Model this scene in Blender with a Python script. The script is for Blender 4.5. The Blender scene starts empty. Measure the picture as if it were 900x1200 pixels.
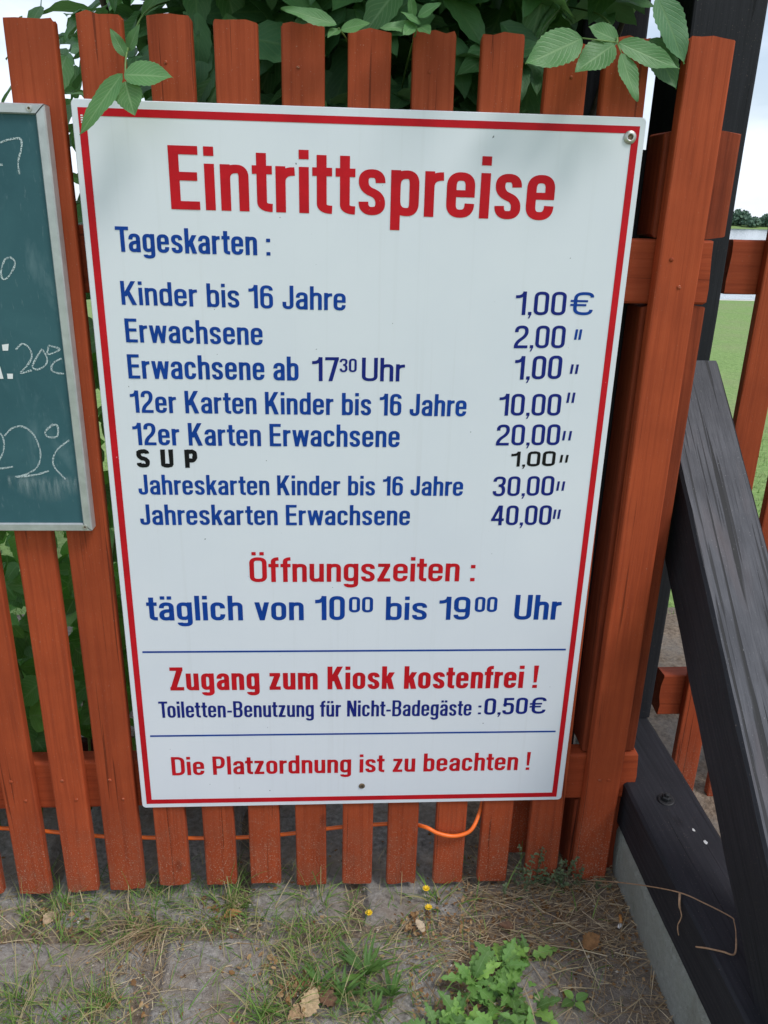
import bpy, bmesh, math, random
from mathutils import Vector, Matrix, noise

random.seed(7)
sc = bpy.context.scene
COL = sc.collection
R = math.radians

# ---------------------------------------------------------------- camera
cam_d = bpy.data.cameras.new('camera')
cam_d.sensor_fit = 'VERTICAL'
cam_d.sensor_height = 24.0
cam_d.lens = 930.0 / 1200.0 * 24.0
cam_d.clip_start = 0.05
cam_d.clip_end = 3000
cam = bpy.data.objects.new('camera', cam_d)
COL.objects.link(cam)
_r = Vector((0.9981321, -0.05619893, 0.02395817))
_d = Vector((0.00276293, -0.35023511, -0.93665775))
_f = Vector((0.06103016, 0.93497436, -0.34942563))
cam.matrix_world = Matrix(((_r.x, -_d.x, -_f.x, 0.45091771),
                           (_r.y, -_d.y, -_f.y, -1.53258501),
                           (_r.z, -_d.z, -_f.z, 1.62579359),
                           (0, 0, 0, 1)))
sc.camera = cam

# ---------------------------------------------------------------- world and sun (bright overcast day)
SUN_EL, SUN_AZ = 56.0, 128.0          # azimuth clockwise from +Y (north)
world = bpy.data.worlds.new('World')
sc.world = world
world.use_nodes = True
wn = world.node_tree
for n in list(wn.nodes):
    wn.nodes.remove(n)
w_out = wn.nodes.new('ShaderNodeOutputWorld')
w_bg = wn.nodes.new('ShaderNodeBackground')
w_bg.inputs[1].default_value = 0.11
w_sky = wn.nodes.new('ShaderNodeTexSky')
w_sky.sky_type = 'NISHITA'
w_sky.sun_disc = False
w_sky.sun_elevation = R(SUN_EL)
w_sky.sun_rotation = R(SUN_AZ)
w_tc = wn.nodes.new('ShaderNodeTexCoord')
w_map = wn.nodes.new('ShaderNodeMapping')
w_map.inputs['Scale'].default_value = (1.6, 1.6, 4.5)
w_no = wn.nodes.new('ShaderNodeTexNoise')
w_no.inputs['Scale'].default_value = 1.7
w_no.inputs['Detail'].default_value = 7
w_no.inputs['Roughness'].default_value = 0.55
w_rp = wn.nodes.new('ShaderNodeValToRGB')
w_rp.color_ramp.elements[0].position = 0.42
w_rp.color_ramp.elements[0].color = (0.35, 0.35, 0.35, 1)
w_rp.color_ramp.elements[1].position = 0.66
w_rp.color_ramp.elements[1].color = (1, 1, 1, 1)
w_mix = wn.nodes.new('ShaderNodeMixRGB')
w_mix.inputs[2].default_value = (7.9, 8.55, 9.6, 1)
wn.links.new(w_tc.outputs['Generated'], w_map.inputs[0])
wn.links.new(w_map.outputs[0], w_no.inputs['Vector'])
wn.links.new(w_no.outputs['Fac'], w_rp.inputs[0])
wn.links.new(w_rp.outputs[0], w_mix.inputs[0])
wn.links.new(w_sky.outputs[0], w_mix.inputs[1])
wn.links.new(w_mix.outputs[0], w_bg.inputs[0])
wn.links.new(w_bg.outputs[0], w_out.inputs[0])

sun_d = bpy.data.lights.new('sun', 'SUN')
sun_d.energy = 1.6
sun_d.angle = R(16)
sun_d.color = (1.0, 0.975, 0.94)
sun = bpy.data.objects.new('sun', sun_d)
COL.objects.link(sun)
_sd = Vector((math.sin(R(SUN_AZ)) * math.cos(R(SUN_EL)), math.cos(R(SUN_AZ)) * math.cos(R(SUN_EL)), math.sin(R(SUN_EL))))
sun.rotation_euler = _sd.to_track_quat('Z', 'Y').to_euler()

sc.view_settings.view_transform = 'Standard'
sc.view_settings.look = 'None'
sc.view_settings.exposure = 0.32
sc.view_settings.gamma = 1
sc.view_settings.use_curve_mapping = False


# ================================================================ helpers
def lin(r, g, b):
    f = lambda c: c / 12.92 if c <= 0.04045 else ((c + 0.055) / 1.055) ** 2.4
    return (f(r / 255), f(g / 255), f(b / 255), 1)


def thing(name, label, cat, loc=(0, 0, 0), group=None):
    o = bpy.data.objects.new(name, None)
    o.empty_display_size = 0.1
    COL.objects.link(o)
    o.location = loc
    o['label'] = label
    o['category'] = cat
    if group:
        o['group'] = group
    return o


def tag(o, label=None, cat=None, group=None, kind=None):
    if label: o['label'] = label
    if cat: o['category'] = cat
    if group: o['group'] = group
    if kind: o['kind'] = kind
    return o


def link_mesh(name, me, mats, parent=None, loc=None, smooth=False):
    o = bpy.data.objects.new(name, me)
    COL.objects.link(o)
    for m in (mats if isinstance(mats, (list, tuple)) else [mats]):
        me.materials.append(m)
    if smooth:
        for p in me.polygons:
            p.use_smooth = True
    if parent:
        o.parent = parent
    if loc is not None:
        o.location = loc
    return o


class MB:
    """collects vertices, faces, uvs"""
    def __init__(s):
        s.v = []; s.f = []; s.uv = []; s.mi = []

    def face(s, idx, uvs=None, mi=0):
        s.f.append(tuple(idx)); s.uv.append(uvs); s.mi.append(mi)

    def quad(s, pts, uvs=None, mi=0):
        b = len(s.v)
        s.v += [tuple(p) for p in pts]
        s.face(range(b, b + len(pts)), uvs, mi)

    def box(s, x0, x1, y0, y1, z0, z1, mi=0):
        b = len(s.v)
        s.v += [(x0, y0, z0), (x1, y0, z0), (x1, y1, z0), (x0, y1, z0), (x0, y0, z1), (x1, y0, z1), (x1, y1, z1), (x0, y1, z1)]
        for q in ((0, 1, 5, 4), (1, 2, 6, 5), (2, 3, 7, 6), (3, 0, 4, 7), (4, 5, 6, 7), (3, 2, 1, 0)):
            s.face([b + i for i in q], None, mi)

    def tube(s, pts, rad, n=8, cap=True, flat=1.0):
        pts = [Vector(p) for p in pts]
        if not isinstance(rad, (list, tuple)):
            rad = [rad] * len(pts)
        rings = []
        up = Vector((0.13, 0.27, 0.95)).normalized()
        for i, p in enumerate(pts):
            a = pts[max(0, i - 1)]; c = pts[min(len(pts) - 1, i + 1)]
            t = (c - a).normalized()
            u = t.cross(up)
            if u.length < 1e-3: u = t.cross(Vector((1, 0, 0)))
            u.normalize(); w = t.cross(u)
            b = len(s.v)
            for k in range(n):
                an = 2 * math.pi * k / n
                s.v.append(tuple(p + u * math.cos(an) * rad[i] + w * math.sin(an) * rad[i] * flat))
            rings.append(b)
        for i in range(len(rings) - 1):
            for k in range(n):
                k2 = (k + 1) % n
                s.face((rings[i] + k, rings[i] + k2, rings[i + 1] + k2, rings[i + 1] + k))
        if cap:
            s.face([rings[0] + k for k in range(n)][::-1])
            s.face([rings[-1] + k for k in range(n)])

    def mesh(s, name):
        me = bpy.data.meshes.new(name)
        me.from_pydata(s.v, [], s.f)
        if any(u is not None for u in s.uv):
            lay = me.uv_layers.new(name='UVMap')
            li = 0
            for f, u in zip(s.f, s.uv):
                for k in range(len(f)):
                    if u is not None:
                        lay.data[li].uv = u[k]
                    li += 1
        if any(s.mi):
            me.polygons.foreach_set('material_index', s.mi)
        me.update()
        return me

    def build(s, name, mats, parent=None, loc=None, smooth=False):
        return link_mesh(name, s.mesh(name), mats, parent, loc, smooth)


def smooth_path(pts, n=6):
    """Catmull-Rom through the points"""
    P = [Vector(p) for p in pts]
    out = []
    for i in range(len(P) - 1):
        p0 = P[max(0, i - 1)]; p1 = P[i]; p2 = P[i + 1]; p3 = P[min(len(P) - 1, i + 2)]
        for k in range(n):
            t = k / n
            out.append(0.5 * ((2 * p1) + (p2 - p0) * t + (2 * p0 - 5 * p1 + 4 * p2 - p3) * t * t + (3 * p1 - p0 - 3 * p2 + p3) * t ** 3))
    out.append(P[-1])
    return out


def sstep(a, b, x):
    t = max(0.0, min(1.0, (x - a) / (b - a)))
    return t * t * (3 - 2 * t)


# ================================================================ materials
class NT:
    def __init__(s, name):
        s.m = bpy.data.materials.new(name)
        s.m.use_nodes = True
        s.t = s.m.node_tree
        s.b = s.t.nodes['Principled BSDF']
        s.out = s.t.nodes['Material Output']

    def n(s, typ, **kw):
        nd = s.t.nodes.new(typ)
        for k, v in kw.items():
            if k.startswith('i_'):
                nd.inputs[k[2:].replace('_', ' ')].default_value = v
            else:
                setattr(nd, k, v)
        return nd

    def l(s, a, b):
        s.t.links.new(a, b)

    def ramp(s, src, stops):
        r = s.n('ShaderNodeValToRGB')
        e = r.color_ramp.elements
        while len(e) < len(stops):
            e.new(0.5)
        for q, (p, c) in zip(e, stops):
            q.position = p
            q.color = c if isinstance(c, tuple) else (c, c, c, 1)
        s.l(src, r.inputs[0])
        return r.outputs[0]

    def mix(s, fac, a, b, mode='MIX'):
        m = s.n('ShaderNodeMixRGB', blend_type=mode)
        for i, x in enumerate((fac, a, b)):
            if hasattr(x, 'is_linked'):
                s.l(x, m.inputs[i])
            else:
                m.inputs[i].default_value = x
        return m.outputs[0]

    def noise(s, vec, scale, detail=4, rough=0.5, dist=0.0):
        q = s.n('ShaderNodeTexNoise')
        q.inputs['Scale'].default_value = scale
        q.inputs['Detail'].default_value = detail
        q.inputs['Roughness'].default_value = rough
        q.inputs['Distortion'].default_value = dist
        s.l(vec, q.inputs['Vector'])
        return q.outputs['Fac']

    def objvec(s, scale=(1, 1, 1), rnd=True):
        tc = s.n('ShaderNodeTexCoord')
        v = tc.outputs['Object']
        if rnd:
            oi = s.n('ShaderNodeObjectInfo')
            mu = s.n('ShaderNodeMath', operation='MULTIPLY')
            mu.inputs[1].default_value = 37.0
            s.l(oi.outputs['Random'], mu.inputs[0])
            ad = s.n('ShaderNodeVectorMath', operation='ADD')
            s.l(v, ad.inputs[0]); s.l(mu.outputs[0], ad.inputs[1])
            v = ad.outputs[0]
        mp = s.n('ShaderNodeMapping')
        mp.inputs['Scale'].default_value = scale
        s.l(v, mp.inputs[0])
        return mp.outputs[0]

    def bump(s, src, strength, dist=0.002, normal=None):
        b = s.n('ShaderNodeBump')
        b.inputs['Strength'].default_value = strength
        b.inputs['Distance'].default_value = dist
        s.l(src, b.inputs['Height'])
        if normal is not None:
            s.l(normal, b.inputs['Normal'])
        return b.outputs[0]


def axis_scale(axis, along, across):
    return tuple(along if i == axis else across for i in range(3))


def m_painted_wood(name, axis, dark, mid, light, rough=0.62, speck=0.5, crack=0.6):
    k = NT(name)
    g1 = k.noise(k.objvec(axis_scale(axis, 3.2, 110)), 1.0, 5, 0.62, 0.5)
    g2 = k.noise(k.objvec(axis_scale(axis, 5, 330)), 1.0, 3, 0.6)
    bl = k.noise(k.objvec((1, 1, 1)), 9.0, 4, 0.55)
    sp = k.noise(k.objvec((1, 1, 1)), 420.0, 2, 0.5)
    c = k.ramp(g1, [(0.25, dark), (0.52, mid), (0.8, light)])
    c = k.mix(k.ramp(bl, [(0.32, 0.55), (0.7, 0.0)]), c, dark)
    # fine dark checks running with the grain
    cr = k.noise(k.objvec(axis_scale(axis, 2.2, 120)), 1.0, 2, 0.4, 0.6)
    crm = k.ramp(cr, [(0.285, 1.0), (0.32, 0.0)])
    fac = k.n('ShaderNodeMath', operation='MULTIPLY'); fac.inputs[1].default_value = crack
    k.l(crm, fac.inputs[0])
    c = k.mix(fac.outputs[0], c, (dark[0] * 0.25, dark[1] * 0.25, dark[2] * 0.25, 1))
    # knots
    vo = k.n('ShaderNodeTexVoronoi', feature='F1')
    vo.inputs['Scale'].default_value = 1.0
    k.l(k.objvec(axis_scale(axis, 4.5, 9)), vo.inputs['Vector'])
    kn = k.ramp(vo.outputs['Distance'], [(0.0, 0.75), (0.07, 0.45), (0.11, 0.0)])
    c = k.mix(kn, c, (dark[0] * 0.55, dark[1] * 0.5, dark[2] * 0.5, 1))
    # tiny pale specks of dust
    spm = k.ramp(sp, [(0.70, 0.0), (0.76, 1.0)])
    f2 = k.n('ShaderNodeMath', operation='MULTIPLY'); f2.inputs[1].default_value = speck
    k.l(spm, f2.inputs[0])
    c = k.mix(f2.outputs[0], c, (0.45, 0.33, 0.26, 1))
    if axis == 2 and speck > 0.4:                   # sand splashed up onto the foot of each upright board
        tc = k.n('ShaderNodeTexCoord'); sx = k.n('ShaderNodeSeparateXYZ'); k.l(tc.outputs['Object'], sx.inputs[0])
        low = k.ramp(sx.outputs['Z'], [(0.03, 1.0), (0.26, 0.0)])
        sp2 = k.noise(k.objvec((1, 1, 1)), 300.0, 3, 0.6)
        dm = k.mix(1.0, low, k.ramp(sp2, [(0.57, 0.0), (0.66, 0.75)]), 'MULTIPLY')
        c = k.mix(dm, c, (0.47, 0.33, 0.24, 1))
        sp3 = k.noise(k.objvec((1, 1, 1)), 22.0, 5, 0.65)
        c = k.mix(k.mix(1.0, low, k.ramp(sp3, [(0.45, 0.0), (0.7, 0.35)]), 'MULTIPLY'), c, (0.24, 0.13, 0.085, 1))
    # board-to-board difference in how old the paint is
    oi = k.n('ShaderNodeObjectInfo')
    hs = k.n('ShaderNodeHueSaturation')
    mr = k.n('ShaderNodeMapRange'); mr.inputs['To Min'].default_value = 0.86; mr.inputs['To Max'].default_value = 1.10
    k.l(oi.outputs['Random'], mr.inputs['Value']); k.l(mr.outputs[0], hs.inputs['Value'])
    k.l(c, hs.inputs['Color'])
    c = hs.outputs[0]
    k.l(c, k.b.inputs['Base Color'])
    k.l(k.ramp(g1, [(0.3, rough + 0.12), (0.8, rough - 0.08)]), k.b.inputs['Roughness'])
    k.b.inputs['Specular IOR Level'].default_value = 0.2
    h = k.mix(0.5, g1, g2, 'ADD')
    h = k.mix(fac.outputs[0], h, (0, 0, 0, 1))
    k.l(k.bump(h, 0.33, 0.0018), k.b.inputs['Normal'])
    return k.m


RD = (0.255, 0.044, 0.0155, 1); RM = (0.395, 0.070, 0.0225, 1); RL = (0.44, 0.088, 0.030, 1)
WOOD = [m_painted_wood('red_brown_painted_wood_' + 'xyz'[a], a, RD, RM, RL) for a in range(3)]
POST_RED_SHADED = m_painted_wood('shaded_red_brown_post_paint', 2, (0.14, 0.026, 0.011, 1), (0.275, 0.050, 0.0175, 1), (0.33, 0.068, 0.025, 1), speck=0.25, crack=0.8)  # fence red darkened to paint in the shade behind the corner picket
BD = (0.016, 0.0165, 0.020, 1); BM = (0.024, 0.0242, 0.030, 1); BL = (0.034, 0.034, 0.041, 1)
BLACK = [m_painted_wood('black_painted_timber_' + 'xyz'[a], a, BD, BM, BL, 0.6, 0.35, 0.8) for a in range(3)]


def m_weathered(name, axis):
    """grey-black timber with long drying cracks and paint worn off the ridges"""
    k = NT(name)
    g1 = k.noise(k.objvec(axis_scale(axis, 9.0, 130), False), 1.0, 6, 0.66, 0.6)
    g2 = k.noise(k.objvec(axis_scale(axis, 30, 420), False), 1.0, 3, 0.6)
    big = k.noise(k.objvec((1, 1, 1), False), 7.0, 3, 0.5)
    c = k.ramp(g1, [(0.25, (0.040, 0.040, 0.047, 1)), (0.5, (0.075, 0.075, 0.086, 1)), (0.75, (0.108, 0.106, 0.116, 1))])
    c = k.mix(k.ramp(big, [(0.35, 0.5), (0.62, 0.0)]), c, (0.022, 0.023, 0.029, 1))
    c = k.mix(k.ramp(k.noise(k.objvec(axis_scale(axis, 3, 14), False), 1.0, 3), [(0.55, 0.0), (0.75, 0.22)]), c, (0.13, 0.072, 0.060, 1))
    cr = k.noise(k.objvec(axis_scale(axis, 1.1, 48), False), 1.0, 2, 0.4, 0.5)
    crm = k.ramp(cr, [(0.37, 1.0), (0.392, 0.0)])
    cr2 = k.noise(k.objvec(axis_scale(axis, 2.6, 120), False), 1.0, 2, 0.4, 0.4)
    crm2 = k.ramp(cr2, [(0.36, 0.85), (0.40, 0.0)])
    cm = k.mix(1.0, crm, crm2, 'LIGHTEN')
    c = k.mix(cm, c, (0.003, 0.003, 0.004, 1))
    sp = k.ramp(k.noise(k.objvec(axis_scale(axis, 190, 420), False), 1.0, 3, 0.6), [(0.67, 0.0), (0.73, 0.7)])
    c = k.mix(sp, c, (0.33, 0.32, 0.31, 1))
    k.l(c, k.b.inputs['Base Color'])
    k.b.inputs['Roughness'].default_value = 0.68
    h = k.mix(0.7, k.mix(1.0, g1, (0.35, 0.35, 0.35, 1), 'MULTIPLY'), g2, 'ADD')
    h = k.mix(cm, h, (-1, -1, -1, 1))
    k.l(k.bump(h, 0.55, 0.003), k.b.inputs['Normal'])
    return k.m


WEATHERED = m_weathered('weathered_grey_black_timber', 0)


def m_plain(name, col, rough=0.5, metal=0.0, var=0.0, scale=30, bump=0.0, spec=0.5):
    k = NT(name)
    k.b.inputs['Roughness'].default_value = rough
    k.b.inputs['Metallic'].default_value = metal
    k.b.inputs['Specular IOR Level'].default_value = spec
    if var or bump:
        nz = k.noise(k.objvec((1, 1, 1)), scale, 5, 0.6)
        lo = tuple(max(0, c * (1 - var)) for c in col[:3]) + (1,)
        hi = tuple(min(1, c * (1 + var)) for c in col[:3]) + (1,)
        k.l(k.ramp(nz, [(0.3, lo), (0.7, hi)]), k.b.inputs['Base Color'])
        if bump:
            k.l(k.bump(nz, bump, 0.002), k.b.inputs['Normal'])
    else:
        k.b.inputs['Base Color'].default_value = col
    return k.m


def m_sign_white():
    k = NT('white_sign_enamel')
    big = k.noise(k.objvec((1, 1, 1)), 3.0, 4, 0.6)
    c = k.ramp(big, [(0.3, (0.715, 0.745, 0.795, 1)), (0.7, (0.765, 0.79, 0.83, 1))])
    streak = k.noise(k.objvec((70, 70, 1.3)), 1.0, 4, 0.6)
    c = k.mix(k.ramp(streak, [(0.58, 0.0), (0.8, 0.16)]), c, (0.5, 0.5, 0.48, 1))
    sp = k.noise(k.objvec((1, 1, 1)), 95.0, 2, 0.5)
    c = k.mix(k.ramp(sp, [(0.775, 0.0), (0.79, 0.8)]), c, (0.06, 0.07, 0.08, 1))
    k.l(c, k.b.inputs['Base Color'])
    k.l(k.ramp(big, [(0.3, 0.38), (0.7, 0.28)]), k.b.inputs['Roughness'])
    k.b.inputs['Specular IOR Level'].default_value = 0.45
    k.l(k.bump(k.noise(k.objvec((1, 1, 1)), 2.2, 2, 0.4), 0.12, 0.01), k.b.inputs['Normal'])
    return k.m


def m_vinyl(name, col, wear):
    k = NT(name)
    a = k.noise(k.objvec((1, 1, 1), False), 14.0, 5, 0.65)
    c = k.ramp(a, [(0.3, tuple(x * 0.82 for x in col[:3]) + (1,)), (0.7, tuple(min(1, x * 1.12) for x in col[:3]) + (1,))])
    ch = k.noise(k.objvec((1, 1, 1), False), 130.0, 3, 0.6)
    c = k.mix(k.ramp(ch, [(0.74, 0.0), (0.77, wear)]), c, (0.72, 0.73, 0.75, 1))
    k.l(c, k.b.inputs['Base Color'])
    k.b.inputs['Roughness'].default_value = 0.45
    k.b.inputs['Specular IOR Level'].default_value = 0.15
    return k.m


SIGN_WHITE = m_sign_white()
V_RED = m_vinyl('red_vinyl', (0.55, 0.010, 0.018, 1), 0.8)
V_BLUE = m_vinyl('blue_vinyl', (0.006, 0.052, 0.300, 1), 0.6)
V_NAVY = m_vinyl('dark_blue_vinyl', (0.010, 0.020, 0.190, 1), 0.6)
V_INK = m_vinyl('black_marker_ink', (0.010, 0.010, 0.011, 1), 0.3)
STEEL = m_plain('zinc_steel', (0.52, 0.51, 0.48, 1), 0.42, 0.8, 0.2, 120, 0.1)
RUSTY = m_plain('rusty_steel', (0.17, 0.12, 0.075, 1), 0.6, 0.5, 0.5, 260, 0.3)
ALU = m_plain('brushed_aluminium', (0.53, 0.545, 0.55, 1), 0.42, 0.55, 0.12, 40, 0.03)
CABLE = m_plain('orange_cable_sheath', (0.95, 0.17, 0.02, 1), 0.42, 0, 0.08, 40)


def m_chalkboard():
    k = NT('green_chalkboard')
    a = k.noise(k.objvec((1, 1, 1), False), 5.0, 6, 0.62, 0.6)
    c = k.ramp(a, [(0.28, (0.026, 0.088, 0.106, 1)), (0.72, (0.046, 0.130, 0.148, 1))])
    sw = k.noise(k.objvec((14, 14, 5), False), 1.0, 5, 0.65, 0.8)
    c = k.mix(k.ramp(sw, [(0.55, 0.0), (0.85, 0.30)]), c, (0.30, 0.42, 0.44, 1))
    sm = k.noise(k.objvec((220, 220, 40), False), 1.0, 3, 0.6)
    c = k.mix(k.ramp(sm, [(0.64, 0.0), (0.80, 0.25)]), c, (0.35, 0.45, 0.46, 1))
    k.l(c, k.b.inputs['Base Color'])
    k.b.inputs['Roughness'].default_value = 0.55
    k.b.inputs['Specular IOR Level'].default_value = 0.3
    return k.m


def m_chalk():
    k = NT('white_chalk')
    k.b.inputs['Base Color'].default_value = (0.60, 0.70, 0.70, 1)
    k.b.inputs['Roughness'].default_value = 0.95
    nz = k.noise(k.objvec((1, 1, 1), False), 520.0, 2, 0.6)
    k.l(k.ramp(nz, [(0.40, 0.05), (0.56, 0.92)]), k.b.inputs['Alpha'])
    return k.m


def m_smear():
    k = NT('rubbed_chalk_dust')
    k.b.inputs['Base Color'].default_value = (0.50, 0.62, 0.62, 1)
    k.b.inputs['Roughness'].default_value = 0.95
    uv = k.n('ShaderNodeUVMap'); uv.uv_map = 'UVMap'
    sx = k.n('ShaderNodeSeparateXYZ'); k.l(uv.outputs[0], sx.inputs[0])
    nz = k.noise(k.objvec((160, 160, 22), False), 1.0, 4, 0.6)
    edge = k.ramp(sx.outputs['Y'], [(0.0, 0.0), (0.75, 0.55), (1.0, 0.0)])
    a = k.mix(1.0, edge, k.ramp(nz, [(0.35, 0.0), (0.75, 0.9)]), 'MULTIPLY')
    k.l(a, k.b.inputs['Alpha'])
    return k.m


BOARD = m_chalkboard(); CHALK = m_chalk(); SMEAR = m_smear()
WHITE_PAINT = m_plain('white_paint', (0.78, 0.79, 0.79, 1), 0.5, 0, 0.05, 60)


def m_leaf(name, base, back, vein, var=0.35):
    k = NT(name)
    uv = k.n('ShaderNodeUVMap'); uv.uv_map = 'UVMap'
    sx = k.n('ShaderNodeSeparateXYZ'); k.l(uv.outputs[0], sx.inputs[0])
    # |u-.5|
    su = k.n('ShaderNodeMath', operation='SUBTRACT'); su.inputs[1].default_value = 0.5
    k.l(sx.outputs['X'], su.inputs[0])
    ab = k.n('ShaderNodeMath', operation='ABSOLUTE'); k.l(su.outputs[0], ab.inputs[0])
    mid = k.ramp(ab.outputs[0], [(0.0, 1.0), (0.018, 0.8), (0.05, 0.0)])
    # side veins: saw of (v - 0.55*|u|)*9
    m1 = k.n('ShaderNodeMath', operation='MULTIPLY_ADD'); m1.inputs[1].default_value = -0.75
    k.l(ab.outputs[0], m1.inputs[0]); k.l(sx.outputs['Y'], m1.inputs[2])
    m2 = k.n('ShaderNodeMath', operation='MULTIPLY'); m2.inputs[1].default_value = 9.0
    k.l(m1.outputs[0], m2.inputs[0])
    fr = k.n('ShaderNodeMath', operation='PINGPONG'); fr.inputs[1].default_value = 0.5
    k.l(m2.outputs[0], fr.inputs[0])
    side = k.ramp(fr.outputs[0], [(0.0, 0.75), (0.07, 0.35), (0.16, 0.0)])
    vm = k.mix(1.0, mid, side, 'LIGHTEN')
    geo = k.n('ShaderNodeNewGeometry')
    rnd = geo.outputs['Random Per Island']
    lo = tuple(x * (1 - var) for x in base[:3]) + (1,)
    hi = (min(1, base[0] * (1 + var * 1.5)), min(1, base[1] * (1 + var)), base[2] * (1 + var * 0.5), 1)
    c = k.ramp(rnd, [(0.0, lo), (0.6, base), (1.0, hi)])
    nz = k.noise(k.objvec((1, 1, 1), False), 45.0, 4, 0.6)
    c = k.mix(k.ramp(nz, [(0.35, 0.35), (0.65, 0.0)]), c, lo)
    c = k.mix(k.mix(1.0, vm, (0.55, 0.55, 0.55, 1), 'MULTIPLY'), c, vein)
    c = k.mix(k.ramp(k.noise(k.objvec((1, 1, 1), False), 230.0, 2, 0.5), [(0.76, 0.0), (0.80, 0.7)]), c, (0.16, 0.11, 0.035, 1))
    c2 = k.mix(geo.outputs['Backfacing'], c, k.mix(0.75, c, back))
    k.l(c2, k.b.inputs['Base Color'])
    k.b.inputs['Roughness'].default_value = 0.46
    k.b.inputs['Specular IOR Level'].default_value = 0.4
    cells = k.noise(k.objvec((1, 1, 1), False), 260.0, 2, 0.5)
    h = k.mix(0.8, k.mix(0.4, cells, (0, 0, 0, 1)), vm, 'SUBTRACT')
    k.l(k.bump(h, 0.4, 0.0015), k.b.inputs['Normal'])
    tr = k.n('ShaderNodeBsdfTranslucent')
    k.l(k.mix(0.5, c2, (base[0] * 2.2, base[1] * 2.0, base[2] * 0.8, 1)), tr.inputs['Color'])
    mx = k.n('ShaderNodeMixShader'); mx.inputs[0].default_value = 0.28
    k.l(k.b.outputs[0], mx.inputs[1]); k.l(tr.outputs[0], mx.inputs[2])
    k.l(mx.outputs[0], k.out.inputs['Surface'])
    return k.m


LEAF = m_leaf('elder_leaf', (0.088, 0.225, 0.088, 1), (0.12, 0.22, 0.11, 1), (0.15, 0.28, 0.10, 1))
LEAF_LIGHT = m_leaf('young_elder_leaf', (0.115, 0.275, 0.095, 1), (0.20, 0.34, 0.17, 1), (0.30, 0.46, 0.22, 1), 0.2)
LEAF_LOW = m_leaf('low_plant_leaf', (0.095, 0.270, 0.050, 1), (0.15, 0.30, 0.12, 1), (0.22, 0.40, 0.13, 1), 0.45)
WEED = m_leaf('weed_leaf', (0.175, 0.36, 0.085, 1), (0.22, 0.38, 0.16, 1), (0.27, 0.43, 0.17, 1), 0.5)
BARK = m_plain('brown_bark', (0.075, 0.055, 0.038, 1), 0.85, 0, 0.4, 60, 0.5)
STEM = m_plain('green_stem', (0.13, 0.22, 0.06, 1), 0.55, 0, 0.2, 60)


def m_blades(name, cols, rough=0.6, trans=0.2):
    k = NT(name)
    geo = k.n('ShaderNodeNewGeometry')
    n = len(cols)
    c = k.ramp(geo.outputs['Random Per Island'], [(i / max(1, n - 1), q) for i, q in enumerate(cols)])
    k.l(c, k.b.inputs['Base Color'])
    k.b.inputs['Roughness'].default_value = rough
    k.b.inputs['Specular IOR Level'].default_value = 0.25
    tr = k.n('ShaderNodeBsdfTranslucent'); k.l(c, tr.inputs['Color'])
    mx = k.n('ShaderNodeMixShader'); mx.inputs[0].default_value = trans
    k.l(k.b.outputs[0], mx.inputs[1]); k.l(tr.outputs[0], mx.inputs[2])
    k.l(mx.outputs[0], k.out.inputs['Surface'])
    return k.m


STRAW = m_blades('dry_straw', [(0.17, 0.105, 0.055, 1), (0.44, 0.33, 0.19, 1), (0.62, 0.52, 0.35, 1), (0.28, 0.18, 0.09, 1)])
GRASS = m_blades('green_grass', [(0.06, 0.14, 0.022, 1), (0.12, 0.25, 0.045, 1), (0.20, 0.31, 0.07, 1), (0.36, 0.31, 0.15, 1), (0.44, 0.36, 0.21, 1)])
LAWN_BLADES = m_blades('lawn_blades', [(0.12, 0.23, 0.05, 1), (0.19, 0.33, 0.08, 1), (0.26, 0.37, 0.12, 1), (0.38, 0.36, 0.20, 1)])
DRYLEAF = m_blades('dry_brown_leaf', [(0.12, 0.06, 0.025, 1), (0.26, 0.14, 0.055, 1), (0.42, 0.28, 0.14, 1), (0.20, 0.10, 0.045, 1)], 0.7, 0.1)
YELLOW = m_plain('yellow_petal', (0.80, 0.55, 0.02, 1), 0.6, 0, 0.15, 200)


def m_soil():
    k = NT('sandy_soil')
    v = k.objvec((1, 1, 1), False)
    a = k.noise(v, 4.5, 6, 0.65)
    b = k.noise(v, 60.0, 6, 0.7)
    cc = k.noise(v, 330.0, 3, 0.6)
    c = k.ramp(b, [(0.28, (0.075, 0.057, 0.042, 1)), (0.5, (0.235, 0.180, 0.132, 1)), (0.75, (0.41, 0.33, 0.25, 1))])
    c = k.mix(k.ramp(a, [(0.42, 0.0), (0.62, 0.75)]), c, k.ramp(cc, [(0.3, (0.19, 0.175, 0.155, 1)), (0.7, (0.34, 0.32, 0.29, 1))]))
    c = k.mix(k.ramp(cc, [(0.62, 0.0), (0.75, 0.6)]), c, (0.32, 0.27, 0.22, 1))
    k.l(c, k.b.inputs['Base Color'])
    k.b.inputs['Roughness'].default_value = 0.95
    k.b.inputs['Specular IOR Level'].default_value = 0.15
    k.l(k.bump(k.mix(0.5, b, cc, 'ADD'), 1.0, 0.010), k.b.inputs['Normal'])
    return k.m


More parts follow.
